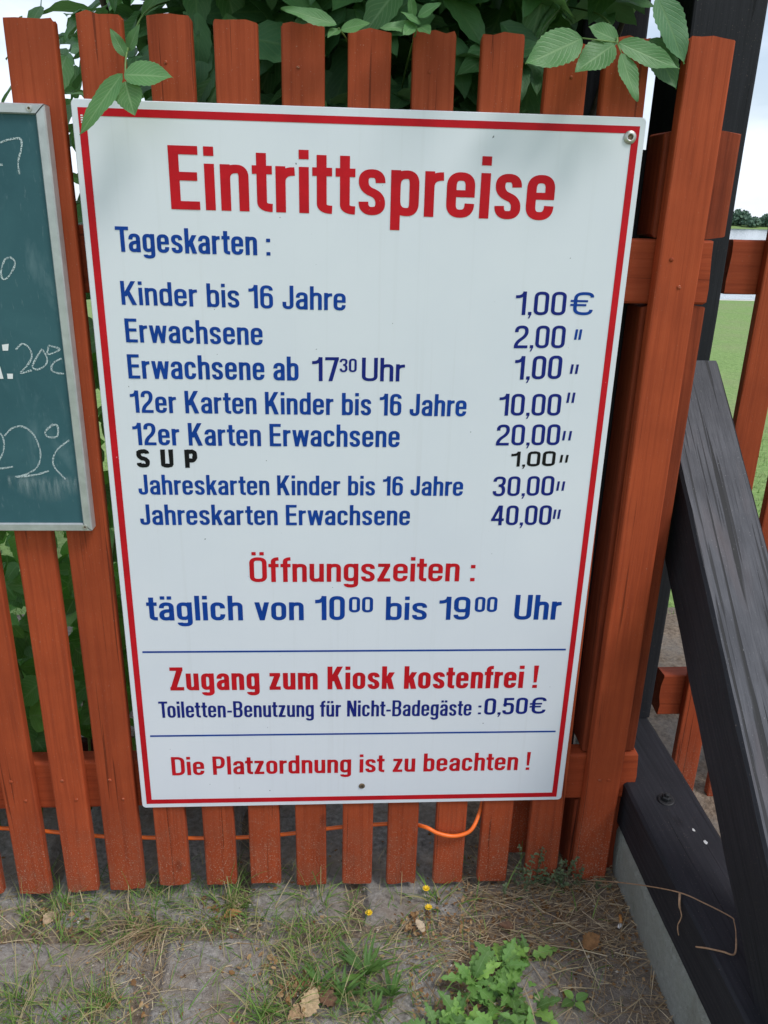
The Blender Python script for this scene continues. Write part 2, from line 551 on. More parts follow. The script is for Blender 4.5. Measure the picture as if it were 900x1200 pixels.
def m_concrete(name, lo, hi, dirt, moss=0.3):
    k = NT(name)
    v = k.objvec((1, 1, 1))
    a = k.noise(v, 7.0, 6, 0.65)
    b = k.noise(v, 75.0, 5, 0.7)
    cc = k.noise(v, 420.0, 2, 0.6)
    c = k.ramp(b, [(0.3, lo), (0.7, hi)])
    c = k.mix(k.ramp(a, [(0.40, 0.0), (0.66, 0.85)]), c, dirt)
    c = k.mix(k.ramp(k.noise(v, 16.0, 5, 0.7), [(0.58, 0.0), (0.72, moss)]), c, (0.045, 0.060, 0.022, 1))
    c = k.mix(k.ramp(cc, [(0.63, 0.0), (0.75, 0.5)]), c, (0.36, 0.35, 0.33, 1))
    c = k.mix(k.ramp(cc, [(0.26, 0.6), (0.36, 0.0)]), c, (0.04, 0.038, 0.035, 1))
    k.l(c, k.b.inputs['Base Color'])
    k.b.inputs['Roughness'].default_value = 0.92
    k.b.inputs['Specular IOR Level'].default_value = 0.2
    k.l(k.bump(k.mix(0.6, b, cc, 'ADD'), 1.0, 0.007), k.b.inputs['Normal'])
    return k.m


SOIL = m_soil()
SLAB = m_concrete('worn_concrete_slab', (0.16, 0.148, 0.135, 1), (0.47, 0.445, 0.41, 1), (0.27, 0.215, 0.165, 1))
FOOTING = m_concrete('grey_concrete_footing', (0.25, 0.265, 0.245, 1), (0.36, 0.375, 0.345, 1), (0.26, 0.27, 0.23, 1), 0.35)


def m_lawn():
    k = NT('mown_lawn')
    v = k.objvec((1, 1, 1), False)
    a = k.noise(v, 0.8, 5, 0.6)
    b = k.noise(v, 26.0, 4, 0.65)
    c = k.ramp(b, [(0.3, (0.12, 0.215, 0.045, 1)), (0.7, (0.25, 0.37, 0.105, 1))])
    c = k.mix(k.ramp(a, [(0.45, 0.0), (0.7, 0.5)]), c, (0.26, 0.25, 0.13, 1))
    k.l(c, k.b.inputs['Base Color'])
    k.b.inputs['Roughness'].default_value = 0.9
    k.l(k.bump(b, 0.8, 0.02), k.b.inputs['Normal'])
    return k.m


LAWN = m_lawn()
SAND = m_plain('pale_beach_sand', (0.62, 0.60, 0.55, 1), 0.95, 0, 0.12, 3)
k = NT('lake_water')
k.b.inputs['Base Color'].default_value = (0.22, 0.27, 0.30, 1)
k.b.inputs['Roughness'].default_value = 0.12
k.l(k.bump(k.noise(k.objvec((1, 1, 1), False), 1.2, 4, 0.6), 0.25, 0.1), k.b.inputs['Normal'])
WATER = k.m
FARGREEN = m_blades('far_tree_green', [(0.07, 0.13, 0.095, 1), (0.10, 0.17, 0.115, 1), (0.13, 0.20, 0.13, 1)], 0.8, 0.15)

# ================================================================ the setting
# near ground: sandy soil in front of and under the fence
def ground_z(x, y):
    z = 0.012 + 0.036 * sstep(0.55, 1.12, x)
    z += 0.010 * noise.noise(Vector((x * 3.1, y * 3.1, 1.7))) + 0.006 * noise.noise(Vector((x * 11, y * 11, 4.2)))
    z += 0.0035 * noise.noise(Vector((x * 34, y * 34, 9.1)))
    return z


def grid_sheet(name, x0, x1, y0, y1, nx, ny, fz, mat, parent=None):
    mb = MB()
    for j in range(ny + 1):
        for i in range(nx + 1):
            x = x0 + (x1 - x0) * i / nx; y = y0 + (y1 - y0) * j / ny
            mb.v.append((x, y, fz(x, y)))
    for j in range(ny):
        for i in range(nx):
            a = j * (nx + 1) + i
            mb.face((a, a + 1, a + nx + 2, a + nx + 1))
    return mb.build(name, mat, parent, None, True)


def soil_z(x, y):
    e = sstep(-1.9, -1.5, x) * (1 - sstep(2.2, 2.6, x)) * sstep(-2.4, -2.0, y) * (1 - sstep(1.25 + 0.25 * noise.noise(Vector((x * 1.7, 3, 0))), 1.75, y))
    return ground_z(x, y) * e - 0.03 * (1 - e)


tag(grid_sheet('soil_ground', -2.0, 2.7, -2.5, 1.9, 330, 310, soil_z, SOIL), kind='structure')
mb = MB(); mb.quad([(-60, -30, -0.012), (60, -30, -0.012), (60, 16.9, -0.012), (-60, 16.9, -0.012)])
tag(mb.build('lawn', LAWN), kind='structure')
mb = MB(); mb.quad([(-200, 16.9, -0.02), (200, 16.9, -0.02), (200, 18.4, -0.12), (-200, 18.4, -0.12)])
tag(mb.build('beach', SAND), kind='structure')
mb = MB(); mb.quad([(-1500, 18.3, -0.11), (1500, 18.3, -0.11), (1500, 420, -0.11), (-1500, 420, -0.11)])
tag(mb.build('lake_water', WATER), kind='structure')
mb = MB(); mb.quad([(-2500, -2500, -1.5), (2500, -2500, -1.5), (2500, 2500, -1.5), (-2500, 2500, -1.5)])
tag(mb.build('ground', LAWN), kind='structure')
# far shore, a low wooded bank
def bank_z(x, y):
    return -0.4 + 2.2 * sstep(405, 430, y) + 1.2 * noise.noise(Vector((x * 0.01, y * 0.01, 0)))
tag(grid_sheet('far_shore', -700, 900, 400, 520, 80, 6, bank_z, LAWN), kind='structure')
mb = MB()
rw = random.Random(5)
for t in range(150):
    cx = rw.uniform(-250, 420) if t > 70 else rw.uniform(110, 280)
    cy = rw.uniform(412, 445); rr = rw.uniform(3.2, 5.5); hh = rw.uniform(4.5, 8.5)
    for q in range(150):
        d = Vector((rw.gauss(0, 1), rw.gauss(0, 1), rw.gauss(0, 1))).normalized() * (rw.random() ** 0.33)
        c = Vector((cx + d.x * rr, cy + d.y * rr, hh * 0.55 + d.z * hh * 0.5 + 0.6))
        n = Vector((rw.gauss(0, 1), rw.gauss(0, 1) - 0.6, rw.gauss(0, 1) + 0.5)).normalized()
        u = n.orthogonal().normalized(); w = n.cross(u); s = rw.uniform(0.5, 1.1)
        mb.quad([c + u * s + w * s * 0.3, c + w * s, c - u * s, c - w * s])
tag(mb.build('far_wood', FARGREEN), kind='stuff')

# ================================================================ fence
def plank(name, L, w, t, mat, parent, loc, axis=2, bev=0.004, seg=26, seed=0, jag=0.003, warp=0.0012, round_top=0.005):
    """sawn board: local axis 'axis' is its length, rounded arrises, uneven cut ends, slight warp"""
    rg = random.Random(seed * 77 + 5)
    cs = [(-w / 2 + bev, 0), (-w / 4, 0), (0, 0), (w / 4, 0), (w / 2 - bev, 0), (w / 2 - bev * 0.3, bev * 0.3), (w / 2, bev),
          (w / 2, t - bev), (w / 2 - bev, t), (-w / 2 + bev, t), (-w / 2, t - bev), (-w / 2, bev), (-w / 2 + bev * 0.3, bev * 0.3)]
    n = len(cs)
    ends = [[rg.uniform(-jag, jag) for _ in cs] for _ in range(2)]
    mb = MB()
    o1, o2 = rg.uniform(0, 50), rg.uniform(0, 50)
    for i in range(seg + 1):
        u = i / seg
        for k_, (a, b) in enumerate(cs):
            l = u * L
            if i == seg:
                l += ends[1][k_] - round_top * max(0, (abs(a) / (w / 2) - 0.80) / 0.20) ** 2
            if i == 0:
                l += ends[0][k_] + 0.5 * round_top * max(0, (abs(a) / (w / 2) - 0.80) / 0.20) ** 2
            wx = warp * 1.6 * noise.noise(Vector((l * 2.3, o1, 0)))
            wy = warp * noise.noise(Vector((l * 3.1, o2, 2)))
            ed = 0.0006 * noise.noise(Vector((l * 30, k_ * 3.3, o1)))
            p = (a + wx + ed, b + wy + ed, l)
            mb.v.append(p if axis == 2 else ((p[2], p[1], p[0]) if axis == 0 else (p[0], p[2], p[1])))
    for i in range(seg):
        for k_ in range(n):
            k2 = (k_ + 1) % n
            q = (i * n + k_, i * n + k2, (i + 1) * n + k2, (i + 1) * n + k_)
            mb.face(q if axis == 2 else q[::-1])
    bot = list(range(n))[::-1]; top = [seg * n + k_ for k_ in range(n)]
    mb.face(bot if axis == 2 else bot[::-1]); mb.face(top if axis == 2 else top[::-1])
    return mb.build(name, mat, parent, loc)


def nail(parent, x, z, r=0.0042, mat=None, y=0.0):
    mb = MB()
    n = 10
    rings = [(r, 0.0), (r, -0.0008), (r * 0.6, -0.0018)]
    for rr, yy in rings:
        for k_ in range(n):
            a = 2 * math.pi * k_ / n
            mb.v.append((rr * math.cos(a), yy, rr * math.sin(a)))
    for i in range(2):
        for k_ in range(n):
            k2 = (k_ + 1) % n
            mb.face((i * n + k_, (i + 1) * n + k_, (i + 1) * n + k2, i * n + k2)[::-1])
    mb.face([2 * n + k_ for k_ in range(n)])
    o = mb.build('nail_head', mat or WOOD[2], parent, (x, y, z), True)
    return o


PT = 0.024                                    # picket thickness
PY = 0.007                                    # picket front plane, just behind the sign
fence = thing('picket_fence', 'red-brown painted picket fence carrying the white price sign', 'fence', (0, 0, 0))
pick = []                                     # (x centre, z bottom, z top, width)
xs = [-0.623, -0.508, -0.394, -0.281, -0.166, -0.058, 0.057, 0.172, 0.281, 0.394, 0.507, 0.618, 0.736, 0.850, 0.970]
tops = [1.925, 1.92, 1.93, 1.925, 1.925, 1.918, 1.929, 1.929, 1.927, 1.925, 1.919, 1.921, 1.921, 1.912, 1.924]
bots = [0.05, 0.052, 0.05, 0.050, 0.052, 0.056, 0.066, 0.063, 0.061, 0.057, 0.054, 0.052, 0.051, 0.053, 0.054]
for i, (x, zt, zb) in enumerate(zip(xs, tops, bots)):
    w = 0.083 if i == 5 else (0.074 if i < 14 else 0.080)
    p = plank('picket', zt - zb, w, PT, WOOD[2], fence, (x, PY + random.uniform(-0.001, 0.001), zb), 2, seed=i + 1, jag=0.0036)
    if i == 14:                                # the last picket has slipped a little out of plumb
        p.rotation_euler = (0, R(-0.62), 0)
        p.location.x = 0.9755
    if i in (2, 3, 4, 5):
        nail(p, -0.012, 0.385 - zb); nail(p, 0.014, 0.33 - zb)
    elif i > 5 and i % 2:
        nail(p, random.uniform(-.01, .01), 1.86 - zb, 0.003)
corner = plank('picket', 1.872, 0.083, 0.030, WOOD[2], fence, (1.099, 0.0, 0.056), 2, seed=40, jag=0.003)
for (a, b) in ((-0.018, 1.562), (0.004, 1.512), (-0.010, 0.365), (0.012, 0.365)):
    nail(corner, a, b - 0.056)
# the deep screw hole / knot beside the nails
RY = PY + PT + 0.0015
plank('rail', 1.175 + 0.72, 0.120, 0.046, WOOD[0], fence, (-0.72, RY, 1.537), 0, bev=0.005, seg=30, seed=60)
plank('rail', 1.190 + 0.72, 0.132, 0.046, WOOD[0], fence, (-0.72, RY, 0.350), 0, bev=0.006, seg=30, seed=61)
# red post behind the corner picket: three lengths fitted between the rails, its notches hold them
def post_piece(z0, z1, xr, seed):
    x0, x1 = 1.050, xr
    return plank('post', z1 - z0, x1 - x0, 0.085, POST_RED_SHADED, fence, ((x0 + x1) / 2, RY + 0.0055, z0), 2, bev=0.005, seg=14, seed=seed, round_top=0.008)
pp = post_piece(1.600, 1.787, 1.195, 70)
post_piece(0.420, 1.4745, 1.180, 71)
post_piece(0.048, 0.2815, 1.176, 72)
# batten nailed behind the lower ends of the last pickets
plank('batten', 0.42, 0.075, 0.022, WOOD[2], fence, (0.923, RY + 0.048, 0.07), 2, seed=75)

# dark wooden edging board lying behind the fence
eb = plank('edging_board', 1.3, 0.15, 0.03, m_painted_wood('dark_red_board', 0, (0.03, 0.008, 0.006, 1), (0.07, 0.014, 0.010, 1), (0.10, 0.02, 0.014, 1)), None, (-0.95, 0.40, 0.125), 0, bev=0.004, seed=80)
tag(eb, 'dark red board running low behind the fence pickets under the ivy leaves', 'board')

# ================================================================ black timber frame on the right
frame = thing('timber_frame', 'black timber gate post with weathered diagonal brace and bolted ground beam', 'post frame', (1.24, 0.25, 0))
def fp(o):
    o.location = Vector(o.location) - Vector(frame.location)
    return o
def beam(name, x0, x1, y0, y1, z0, z1, axis, mats, parent, seed, bev=0.007, seg=30, topmat=None):
    L = (x1 - x0, y1 - y0, z1 - z0)
    return None

fp(plank('post', 2.75, 0.156, 0.175, BLACK[2], frame, (1.252, 0.296, 0.330), 2, bev=0.006, seg=40, seed=90, warp=0.003))
# ground beam: length along y
sill = fp(plank('ground_beam', 1.45, 0.135, 0.162, BLACK[1], frame, (0, 0, 0), 1, bev=0.006, seg=36, seed=91, warp=0.002))
# plank() with axis 1 gives x=a, y=length, z=b (0..t), so t is its height
sill.location = Vector((1.245, -1.0, 0.200)) - Vector(frame.location)
sill.scale = (1, 1, 1)
sill.data.transform(Matrix.Scale(0.162 / 0.135, 4, (1, 0, 0)) @ Matrix.Scale(0.130 / 0.162, 4, (0, 0, 1)))
# brace: local x = length (downhill, towards the viewer), local y = thickness, z = width
BR0, BR1 = Vector((1.274, 0.295, 1.3255)), Vector((1.268, -0.812, 0.314))
def make_brace():
    d = (BR1 - BR0).normalized()               # along
    n = Vector((0, d.z, -d.y)).normalized()    # perpendicular in the y-z plane
    if n.z < 0: n = -n                         # upper, worn side
    s = Vector((1, 0, 0))
    wd, th, bev = 0.152, 0.165, 0.006
    L = (BR1 - BR0).length
    seg = 46
    cs = []
    nt = 14
    for i in range(nt + 1):                    # worn top, left to right
        cs.append((-wd / 2 + bev + (wd - 2 * bev) * i / nt, 0.0))
    cs += [(wd / 2, -bev), (wd / 2, -th + bev), (wd / 2 - bev, -th), (-wd / 2 + bev, -th), (-wd / 2, -th + bev), (-wd / 2, -bev)]
    mb = MB(); m = len(cs)
    for i in range(seg + 1):
        l = L * i / seg
        for k_, (a, b) in enumerate(cs):
            da = 0.0018 * noise.noise(Vector((l * 9, k_ * 2.1, 3))) if k_ > nt or k_ in (0, nt) else 0
            db = 0.0012 * noise.noise(Vector((l * 5, a * 90, 7))) if 0 < k_ < nt else 0.0015 * noise.noise(Vector((l * 14, k_, 1)))
            # square-cut against the post at the top (vertical face), level cut on the beam at the foot
            ll = l
            if i == 0:
                ll = -(b * (n.y / d.y))        # keeps y constant
            if i == seg:
                ll = L - (b * (n.z / d.z))     # keeps z constant
            mb.v.append((ll, a + da, b + db))
    for i in range(seg):
        for k_ in range(m):
            k2 = (k_ + 1) % m
            mb.face((i * m + k_, (i + 1) * m + k_, (i + 1) * m + k2, i * m + k2), None, 1 if k_ < nt else 0)
    mb.face(list(range(m))); mb.face([seg * m + k_ for k_ in range(m)][::-1])
    o = mb.build('brace', [BLACK[0], WEATHERED], frame)
    M = Matrix(((d.x, s.x, n.x, BR0.x), (d.y, s.y, n.y, BR0.y), (d.z, s.z, n.z, BR0.z), (0, 0, 0, 1)))
    # n axis: BR0..BR1 is the lower centre-line of the worn top
    off = Matrix.Translation(n * 0.0)
    o.matrix_basis = Matrix.Translation(-Vector(frame.location)) @ off @ M
    return o
brace = make_brace()
fp(plank('stud', 1.70, 0.095, 0.075, BLACK[2], frame, (1.012, 0.125, 0.06), 2, bev=0.005, seg=20, seed=97))
# bolt on the ground beam: washer, nut, sawn thread end
mb = MB()
def lathe(mb, prof, n, c=(0, 0, 0)):
    base = len(mb.v)
    for r_, z in prof:
        for k_ in range(n):
            a = 2 * math.pi * k_ / n
            mb.v.append((c[0] + r_ * math.cos(a), c[1] + r_ * math.sin(a), c[2] + z))
    for i in range(len(prof) - 1):
        for k_ in range(n):
            k2 = (k_ + 1) % n
            mb.face((base + i * n + k_, base + i * n + k2, base + (i + 1) * n + k2, base + (i + 1) * n + k_))
    mb.face([base + (len(prof) - 1) * n + k_ for k_ in range(n)])
lathe(mb, [(0.019, 0), (0.019, 0.003), (0.017, 0.004)], 24)
lathe(mb, [(0.0115, 0.004), (0.0115, 0.013), (0.010, 0.0145)], 6)
lathe(mb, [(0.0058, 0.0145), (0.0058, 0.020), (0.004, 0.022)], 10)
bolt = mb.build('bolt', m_plain('black_painted_steel', (0.02, 0.02, 0.022, 1), 0.55, 0.3, 0.4, 200, 0.3), frame, Vector((1.243, -0.035, 0.3315)) - Vector(frame.location))
bolt.rotation_euler = (R(7), R(-5), R(20))

for (x, y, r_) in ((1.268, -0.135, .0032), (1.279, -0.172, .0042)):
    mb = MB(); r3 = random.Random(int(x * 1000))
    ring = [(r_ * (1 + r3.uniform(-.35, .35)) * math.cos(k_ * .524), 1.5 * r_ * (1 + r3.uniform(-.35, .35)) * math.sin(k_ * .524), 0) for k_ in range(12)]
    mb.quad(ring)
    mb.build('paint_spot', m_plain('pale_dropping', (.5, .5, .5, 1), .8, 0, .3, 300), frame, Vector((x, y, 0.3313)) - Vector(frame.location))
# concrete strip footing under the beam
def footing_mesh():
    mb = MB()
    ny = 50
    prof = [(0.012, 0.0), (0.004, 0.05), (0.0, 0.11), (0.0, 0.175), (0.006, 0.1985)]
    for j in range(ny + 1):
        y = -1.1 + 1.62 * j / ny
        edge = 1.163 + 0.045 * sstep(0.02, 0.13, y)
        for (dx, z) in prof:
            jt = 0.004 * noise.noise(Vector((y * 8, z * 8, 1))) - (0.006 if abs(y + 0.425) < 0.018 else 0)
            mb.v.append((edge + dx - jt, y, z + 0.0 + (0.004 * noise.noise(Vector((y * 12, 3, z))) if z < 0.19 else 0)))
        mb.v.append((1.36, y, 0.1985)); mb.v.append((1.36, y, 0.0))
    m = len(prof) + 2
    for j in range(ny):
        for k_ in range(m - 1):
            a = j * m + k_
            mb.face((a, a + 1, a + m + 1, a + m))
    mb.face(list(range(m))); mb.face([ny * m + k_ for k_ in range(m)][::-1])
    return mb
ft = footing_mesh().build('concrete_footing', FOOTING, None, None, False)
tag(ft, 'grey concrete strip footing under the black ground beam', 'footing')

# second black post further back behind the fence, seen between the last pickets
bp = thing('garden_post', 'dark post seen through the gap left of the last picket above the sign', 'post', (1.118, 0.62, 0))
plank('shaft', 2.9, 0.16, 0.13, BLACK[2], bp, (0, 0, 0), 2, bev=0.006, seg=20, seed=95)

# ---------------------------------------------------------------- fence that continues beyond the post
rf = thing('picket_fence', 'red-brown picket fence continuing to the right of the black post', 'fence', (1.35, 0.30, 0))
def rfp(o):
    o.location = Vector(o.location) - Vector(rf.location); return o
for i in range(9):
    rfp(plank('picket', 1.87, 0.074, PT, WOOD[2], rf, (1.461 + 0.1165 * i, 0.30, 0.055), 2, seed=110 + i))
rfp(plank('rail', 1.3, 0.120, 0.05, WOOD[0], rf, (1.352, 0.3255, 1.535), 0, seed=130))
rfp(plank('rail', 1.3, 0.128, 0.05, WOOD[0], rf, (1.362, 0.3255, 0.384), 0, seed=131))

# ================================================================ price sign
ZT, ZB = 1.8000, 0.3085
sign = thing('price_sign', 'white metal price board with red and blue German lettering', 'sign', (0.5, 0.0, 0))
SX = -0.5
def rounded_rect(x0, x1, z0, z1, r, n=5):
    pts = []
    for cx, cz, a0 in ((x1 - r, z1 - r, 0), (x0 + r, z1 - r, 90), (x0 + r, z0 + r, 180), (x1 - r, z0 + r, 270)):
        for i in range(n + 1):
            a = R(a0 + 90 * i / n)
            pts.append((cx + r * math.cos(a), cz + r * math.sin(a)))
    return pts
mb = MB()
o_ = rounded_rect(0.0, 1.0, ZB, ZT, 0.009)
i_ = rounded_rect(0.0012, 0.9988, ZB + 0.0012, ZT - 0.0012, 0.008)
n = len(o_)
mb.v += [(x, 0.0, z) for x, z in i_] + [(x, 0.0012, z) for x, z in o_] + [(x, 0.0055, z) for x, z in o_]
mb.face(list(range(n))[::-1])
for i in range(n):
    j = (i + 1) % n
    mb.face((i, j, n + j, n + i)); mb.face((n + i, n + j, 2 * n + j, 2 * n + i))
mb.face([2 * n + i for i in range(n)])
mb.build('panel', SIGN_WHITE, sign, (SX, 0, 0))
# red border, four mitred strips
mb = MB()
a = [(0.0108, 1.7868), (0.9892, 1.7858), (0.9868, 0.3185), (0.0108, 0.3205)]
b = [(0.0240, 1.7742), (0.9762, 1.7738), (0.9752, 0.3310), (0.0232, 0.3325)]
YS = -0.0006
for i in range(4):
    j = (i + 1) % 4
    mb.quad([(a[i][0], YS, a[i][1]), (b[i][0], YS, b[i][1]), (b[j][0], YS, b[j][1]), (a[j][0], YS, a[j][1])][::-1])
mb.build('border', V_RED, sign, (SX, 0, 0))
for (x0, z0, x1, z1) in ((0.034, 0.7273, 0.967, 0.7254), (0.0335, 0.5099, 0.9658, 0.5070)):
    mb = MB()
    mb.quad([(x0, YS, z0 - 0.0021), (x1, YS, z1 - 0.0021), (x1, YS, z1 + 0.0021), (x0, YS, z0 + 0.0021)])
    mb.build('rule_line', V_BLUE, sign, (SX, 0, 0))

# ---------------- lettering: condensed grotesque drawn from strokes
XH = 0.735
SPACE = 0.30
WEIGHT = 1.12
def arc(A, K, B, n=9, kk=0.80):
    O = (A[0] + B[0] - K[0], A[1] + B[1] - K[1])
    out = []
    for i in range(1, n + 1):
        t = i / n * math.pi / 2
        c, s_ = max(0, math.cos(t)) ** kk, max(0, math.sin(t)) ** kk
        out.append((O[0] + (A[0] - O[0]) * c + (B[0] - O[0]) * s_, O[1] + (A[1] - O[1]) * c + (B[1] - O[1]) * s_))
    return out
def path(*it):
    pts = [it[0]]
    for q in it[1:]:
        if q[0] == 'c':
            pts += arc(pts[-1], (q[1], q[2]), (q[3], q[4]))
        else:
            pts.append(q)
    return ('p', pts)
def rect(x0, y0, x1, y1): return ('q', [(x0, y0), (x1, y0), (x1, y1), (x0, y1)])
def diag(x0, y0, x1, y1, w): return ('q', [(x0 - w / 2, y0), (x0 + w / 2, y0), (x1 + w / 2, y1), (x1 - w / 2, y1)])
def flip(st, W, H):
    return [(k_, [(W - x, H - y) for x, y in p]) for k_, p in st]
def mirror(st, W):
    return [(k_, [(W - x, y) for x, y in p]) for k_, p in st]
def rnd(W, H, a, b, r=None, y0=0):                       # closed bowl
    m = W / 2; r = r or min(0.24, H * 0.34)
    T = H - b; Bm = b
    return path((a, y0 + r), (a, H - r), ('c', a, T, m, T), ('c', W - a, T, W - a, H - r), (W - a, y0 + r), ('c', W - a, y0 + Bm, m, y0 + Bm), ('c', a, y0 + Bm, a, y0 + r))
def glyph(ch, s, h):
    a, b = s / 2, h / 2
    X = XH
    L = lambda w=0: 0
    if ch == ' ': return [], SPACE
    if ch in 'äöüÖÄÜ':
        basec = {'ä': 'a', 'ö': 'o', 'ü': 'u', 'Ö': 'O', 'Ä': 'A', 'Ü': 'U'}[ch]
        st, W = glyph(basec, s, h)
        y0 = 0.85 if ch.islower() else 1.08
        d = s * 0.92
        return st + [rect(W * .27 - d / 2, y0, W * .27 + d / 2, y0 + .13), rect(W * .73 - d / 2, y0, W * .73 + d / 2, y0 + .13)], W
    if ch == 'n':
        W = .375
        return [rect(0, 0, s, X), path((W - a, 0), (W - a, X - .2), ('c', W - a, X - b, W * .58, X - b), ('c', a, X - b, a, X - .24))], W
    if ch == 'h':
        W = .375
        return [rect(0, 0, s, 1), path((W - a, 0), (W - a, X - .2), ('c', W - a, X - b, W * .58, X - b), ('c', a, X - b, a, X - .24))], W
    if ch == 'u':
        st, W = glyph('n', s, h); return flip(st, W, X), W
    if ch == 'm':
        W = .60; m = W / 2
        return [rect(0, 0, s, X), path((m, 0), (m, X - .18), ('c', m, X - b, m * .62, X - b), ('c', a, X - b, a, X - .22)),
                path((W - a, 0), (W - a, X - .18), ('c', W - a, X - b, W * .79, X - b), ('c', m, X - b, m, X - .22))], W
    if ch == 'r':
        W = .255
        return [rect(0, 0, s, X), path((a, X - .26), ('c', a, X - b * 1.15, W, X - b * 1.15))], W
    if ch == 'i': return [rect(0, 0, s, X), rect(0, .855, s, 1)], s
    if ch == 'l': return [rect(0, 0, s, 1)], s
    if ch == 't':
        W = .265; c = .125
        return [path((c, .93), (c, .16), ('c', c, b, W, b)), rect(0, X - h, W, X)], W
    if ch == 'f':
        W = .265; c = .125
        return [path((c, 0), (c, .82), ('c', c, 1 - b, W, 1 - b)), rect(0, X - h, W, X)], W
    if ch == 'o': W = .385; return [rnd(W, X, a, b)], W
    if ch == 'O': W = .45; return [rnd(W, 1, a, b)], W
    if ch == '0': W = .40; return [rnd(W, .985, a, b)], W
    if ch == 'e':
        W = .385; m = W / 2
        return [path((W - a, .235), ('c', W - a, b, m, b), ('c', a, b, a, .23), (a, X - .23), ('c', a, X - b, m, X - b), ('c', W - a, X - b, W - a, X - .23), (W - a, .335)),
                rect(a, .335, W - a, .335 + h * .85)], W
    if ch == 'c':
        W = .37; m = W / 2
        return [path((W - a, .25), ('c', W - a, b, m, b), ('c', a, b, a, .23), (a, X - .23), ('c', a, X - b, m, X - b), ('c', W - a, X - b, W - a, X - .245))], W
    if ch == 's':
        W = .36; m = W / 2
        return [path((W - a, X - .215), ('c', W - a, X - b, m, X - b), ('c', a, X - b, a, X - .19), ('c', a, X * .5 + .05, m, X * .5), ('c', W - a, X * .5 - .05, W - a, .19),
                     ('c', W - a, b, m, b), ('c', a, b, a, .215))], W
    if ch == 'a':
        W = .375; m = W / 2
        return [path((a * 1.05, X - .235), ('c', a * 1.05, X - b, m, X - b), ('c', W - a, X - b, W - a, X - .2), (W - a, 0)),
                path((W - a, X * .57), ('c', W - a, X * .53, W * .55, X * .53), ('c', a, X * .50, a, .22), ('c', a, b, W * .45, b), ('c', W - a, b, W - a, .24))], W
    if ch == 'b':
        W = .385
        return [rect(0, 0, s, 1), path((a, X - .26), ('c', a, X - b, W * .57, X - b), ('c', W - a, X - b, W - a, X - .22), (W - a, .22), ('c', W - a, b, W * .57, b), ('c', a, b, a, .26))], W
    if ch == 'p':
        W = .385
        return [rect(0, -.235, s, X), path((a, X - .26), ('c', a, X - b, W * .57, X - b), ('c', W - a, X - b, W - a, X - .22), (W - a, .22), ('c', W - a, b, W * .57, b), ('c', a, b, a, .26))], W
    if ch == 'd':
        st, W = glyph('b', s, h); return mirror(st, W), W
    if ch == 'g':
        W = .385; bb = -.24 + b
        return [path((W - a, X), (W - a, -.06), ('c', W - a, bb, W * .5, bb), ('c', a, bb, a, -.085)),
                path((W - a, X - .26), ('c', W - a, X - b, W * .43, X - b), ('c', a, X - b, a, X - .22), (a, .24), ('c', a, b + .02, W * .43, b + .02), ('c', W - a, b + .02, W - a, .28))], W
    if ch == 'k':
        W = .385
        return [rect(0, 0, s, 1), diag(s * .8, .27, W - s * .55, X, s * 1.15), diag(W - s * .58, 0, s + .06, .46, s * 1.12)], W
    if ch == 'v':
        W = .385; return [diag(s * .55, X, W / 2, 0, s * 1.02), diag(W - s * .55, X, W / 2, 0, s * 1.02)], W
    if ch == 'w':
        W = .58; q = W / 4
        return [diag(s * .5, X, q + .01, 0, s * .95), diag(W / 2, X, q + .01, 0, s * .9), diag(W / 2, X, W - q - .01, 0, s * .9), diag(W - s * .5, X, W - q - .01, 0, s * .95)], W
    if ch == 'z':
        W = .34; return [rect(.01, X - h, W - .01, X), rect(0, 0, W, h), diag(s * .62, h * .6, W - s * .62, X - h * .6, s * 1.2)], W
    if ch == 'E': W = .385; return [rect(0, 0, s, 1), rect(a, 1 - h, W, 1), rect(a, .46, W - .02, .46 + h), rect(a, 0, W, h)], W
    if ch == 'T': W = .42; return [rect(W / 2 - a, 0, W / 2 + a, 1), rect(0, 1 - h * 1.05, W, 1)], W
    if ch == 'K':
        W = .47; return [rect(0, 0, s, 1), diag(s * .85, .36, W - s * .62, 1, s * 1.2), diag(W - s * .6, 0, s + .08, .60, s * 1.2)], W
    if ch == 'J':
        W = .35; m = W / 2
        return [path((W - a, 1), (W - a, .2), ('c', W - a, b, m, b), ('c', a, b, a, .2), (a, .31))], W
    if ch == 'U':
        W = .45; m = W / 2
        return [path((W - a, 1), (W - a, .22), ('c', W - a, b, m, b), ('c', a, b, a, .22), (a, 1))], W
    if ch == 'P':
        W = .42; return [rect(0, 0, s, 1), path((a, 1 - b), (W * .5, 1 - b), ('c', W - a, 1 - b, W - a, .72), ('c', W - a, .41, W * .5, .41), (a, .41))], W
    if ch == 'D':
        W = .45; return [rect(0, 0, s, 1), path((a, 1 - b), (W * .42, 1 - b), ('c', W - a, 1 - b, W - a, .72), (W - a, .28), ('c', W - a, b, W * .42, b), (a, b))], W
    if ch == 'B':
        W = .44; return [rect(0, 0, s, 1), path((a, 1 - b), (W * .5, 1 - b), ('c', W - a * 1.1, 1 - b, W - a * 1.1, .76), ('c', W - a * 1.1, .525, W * .5, .525), (a, .525)),
                         path((W * .4, .525), (W * .52, .525), ('c', W - a, .525, W - a, .28), ('c', W - a, b, W * .5, b), (a, b))], W
    if ch == 'N':
        W = .45; return [rect(0, 0, s, 1), rect(W - s, 0, W, 1), diag(s * .62, 1, W - s * .62, 0, s * 1.15)], W
    if ch == 'Z':
        W = .41; return [rect(.015, 1 - h, W - .01, 1), rect(0, 0, W, h), diag(s * .65, h * .6, W - s * .65, 1 - h * .6, s * 1.2)], W
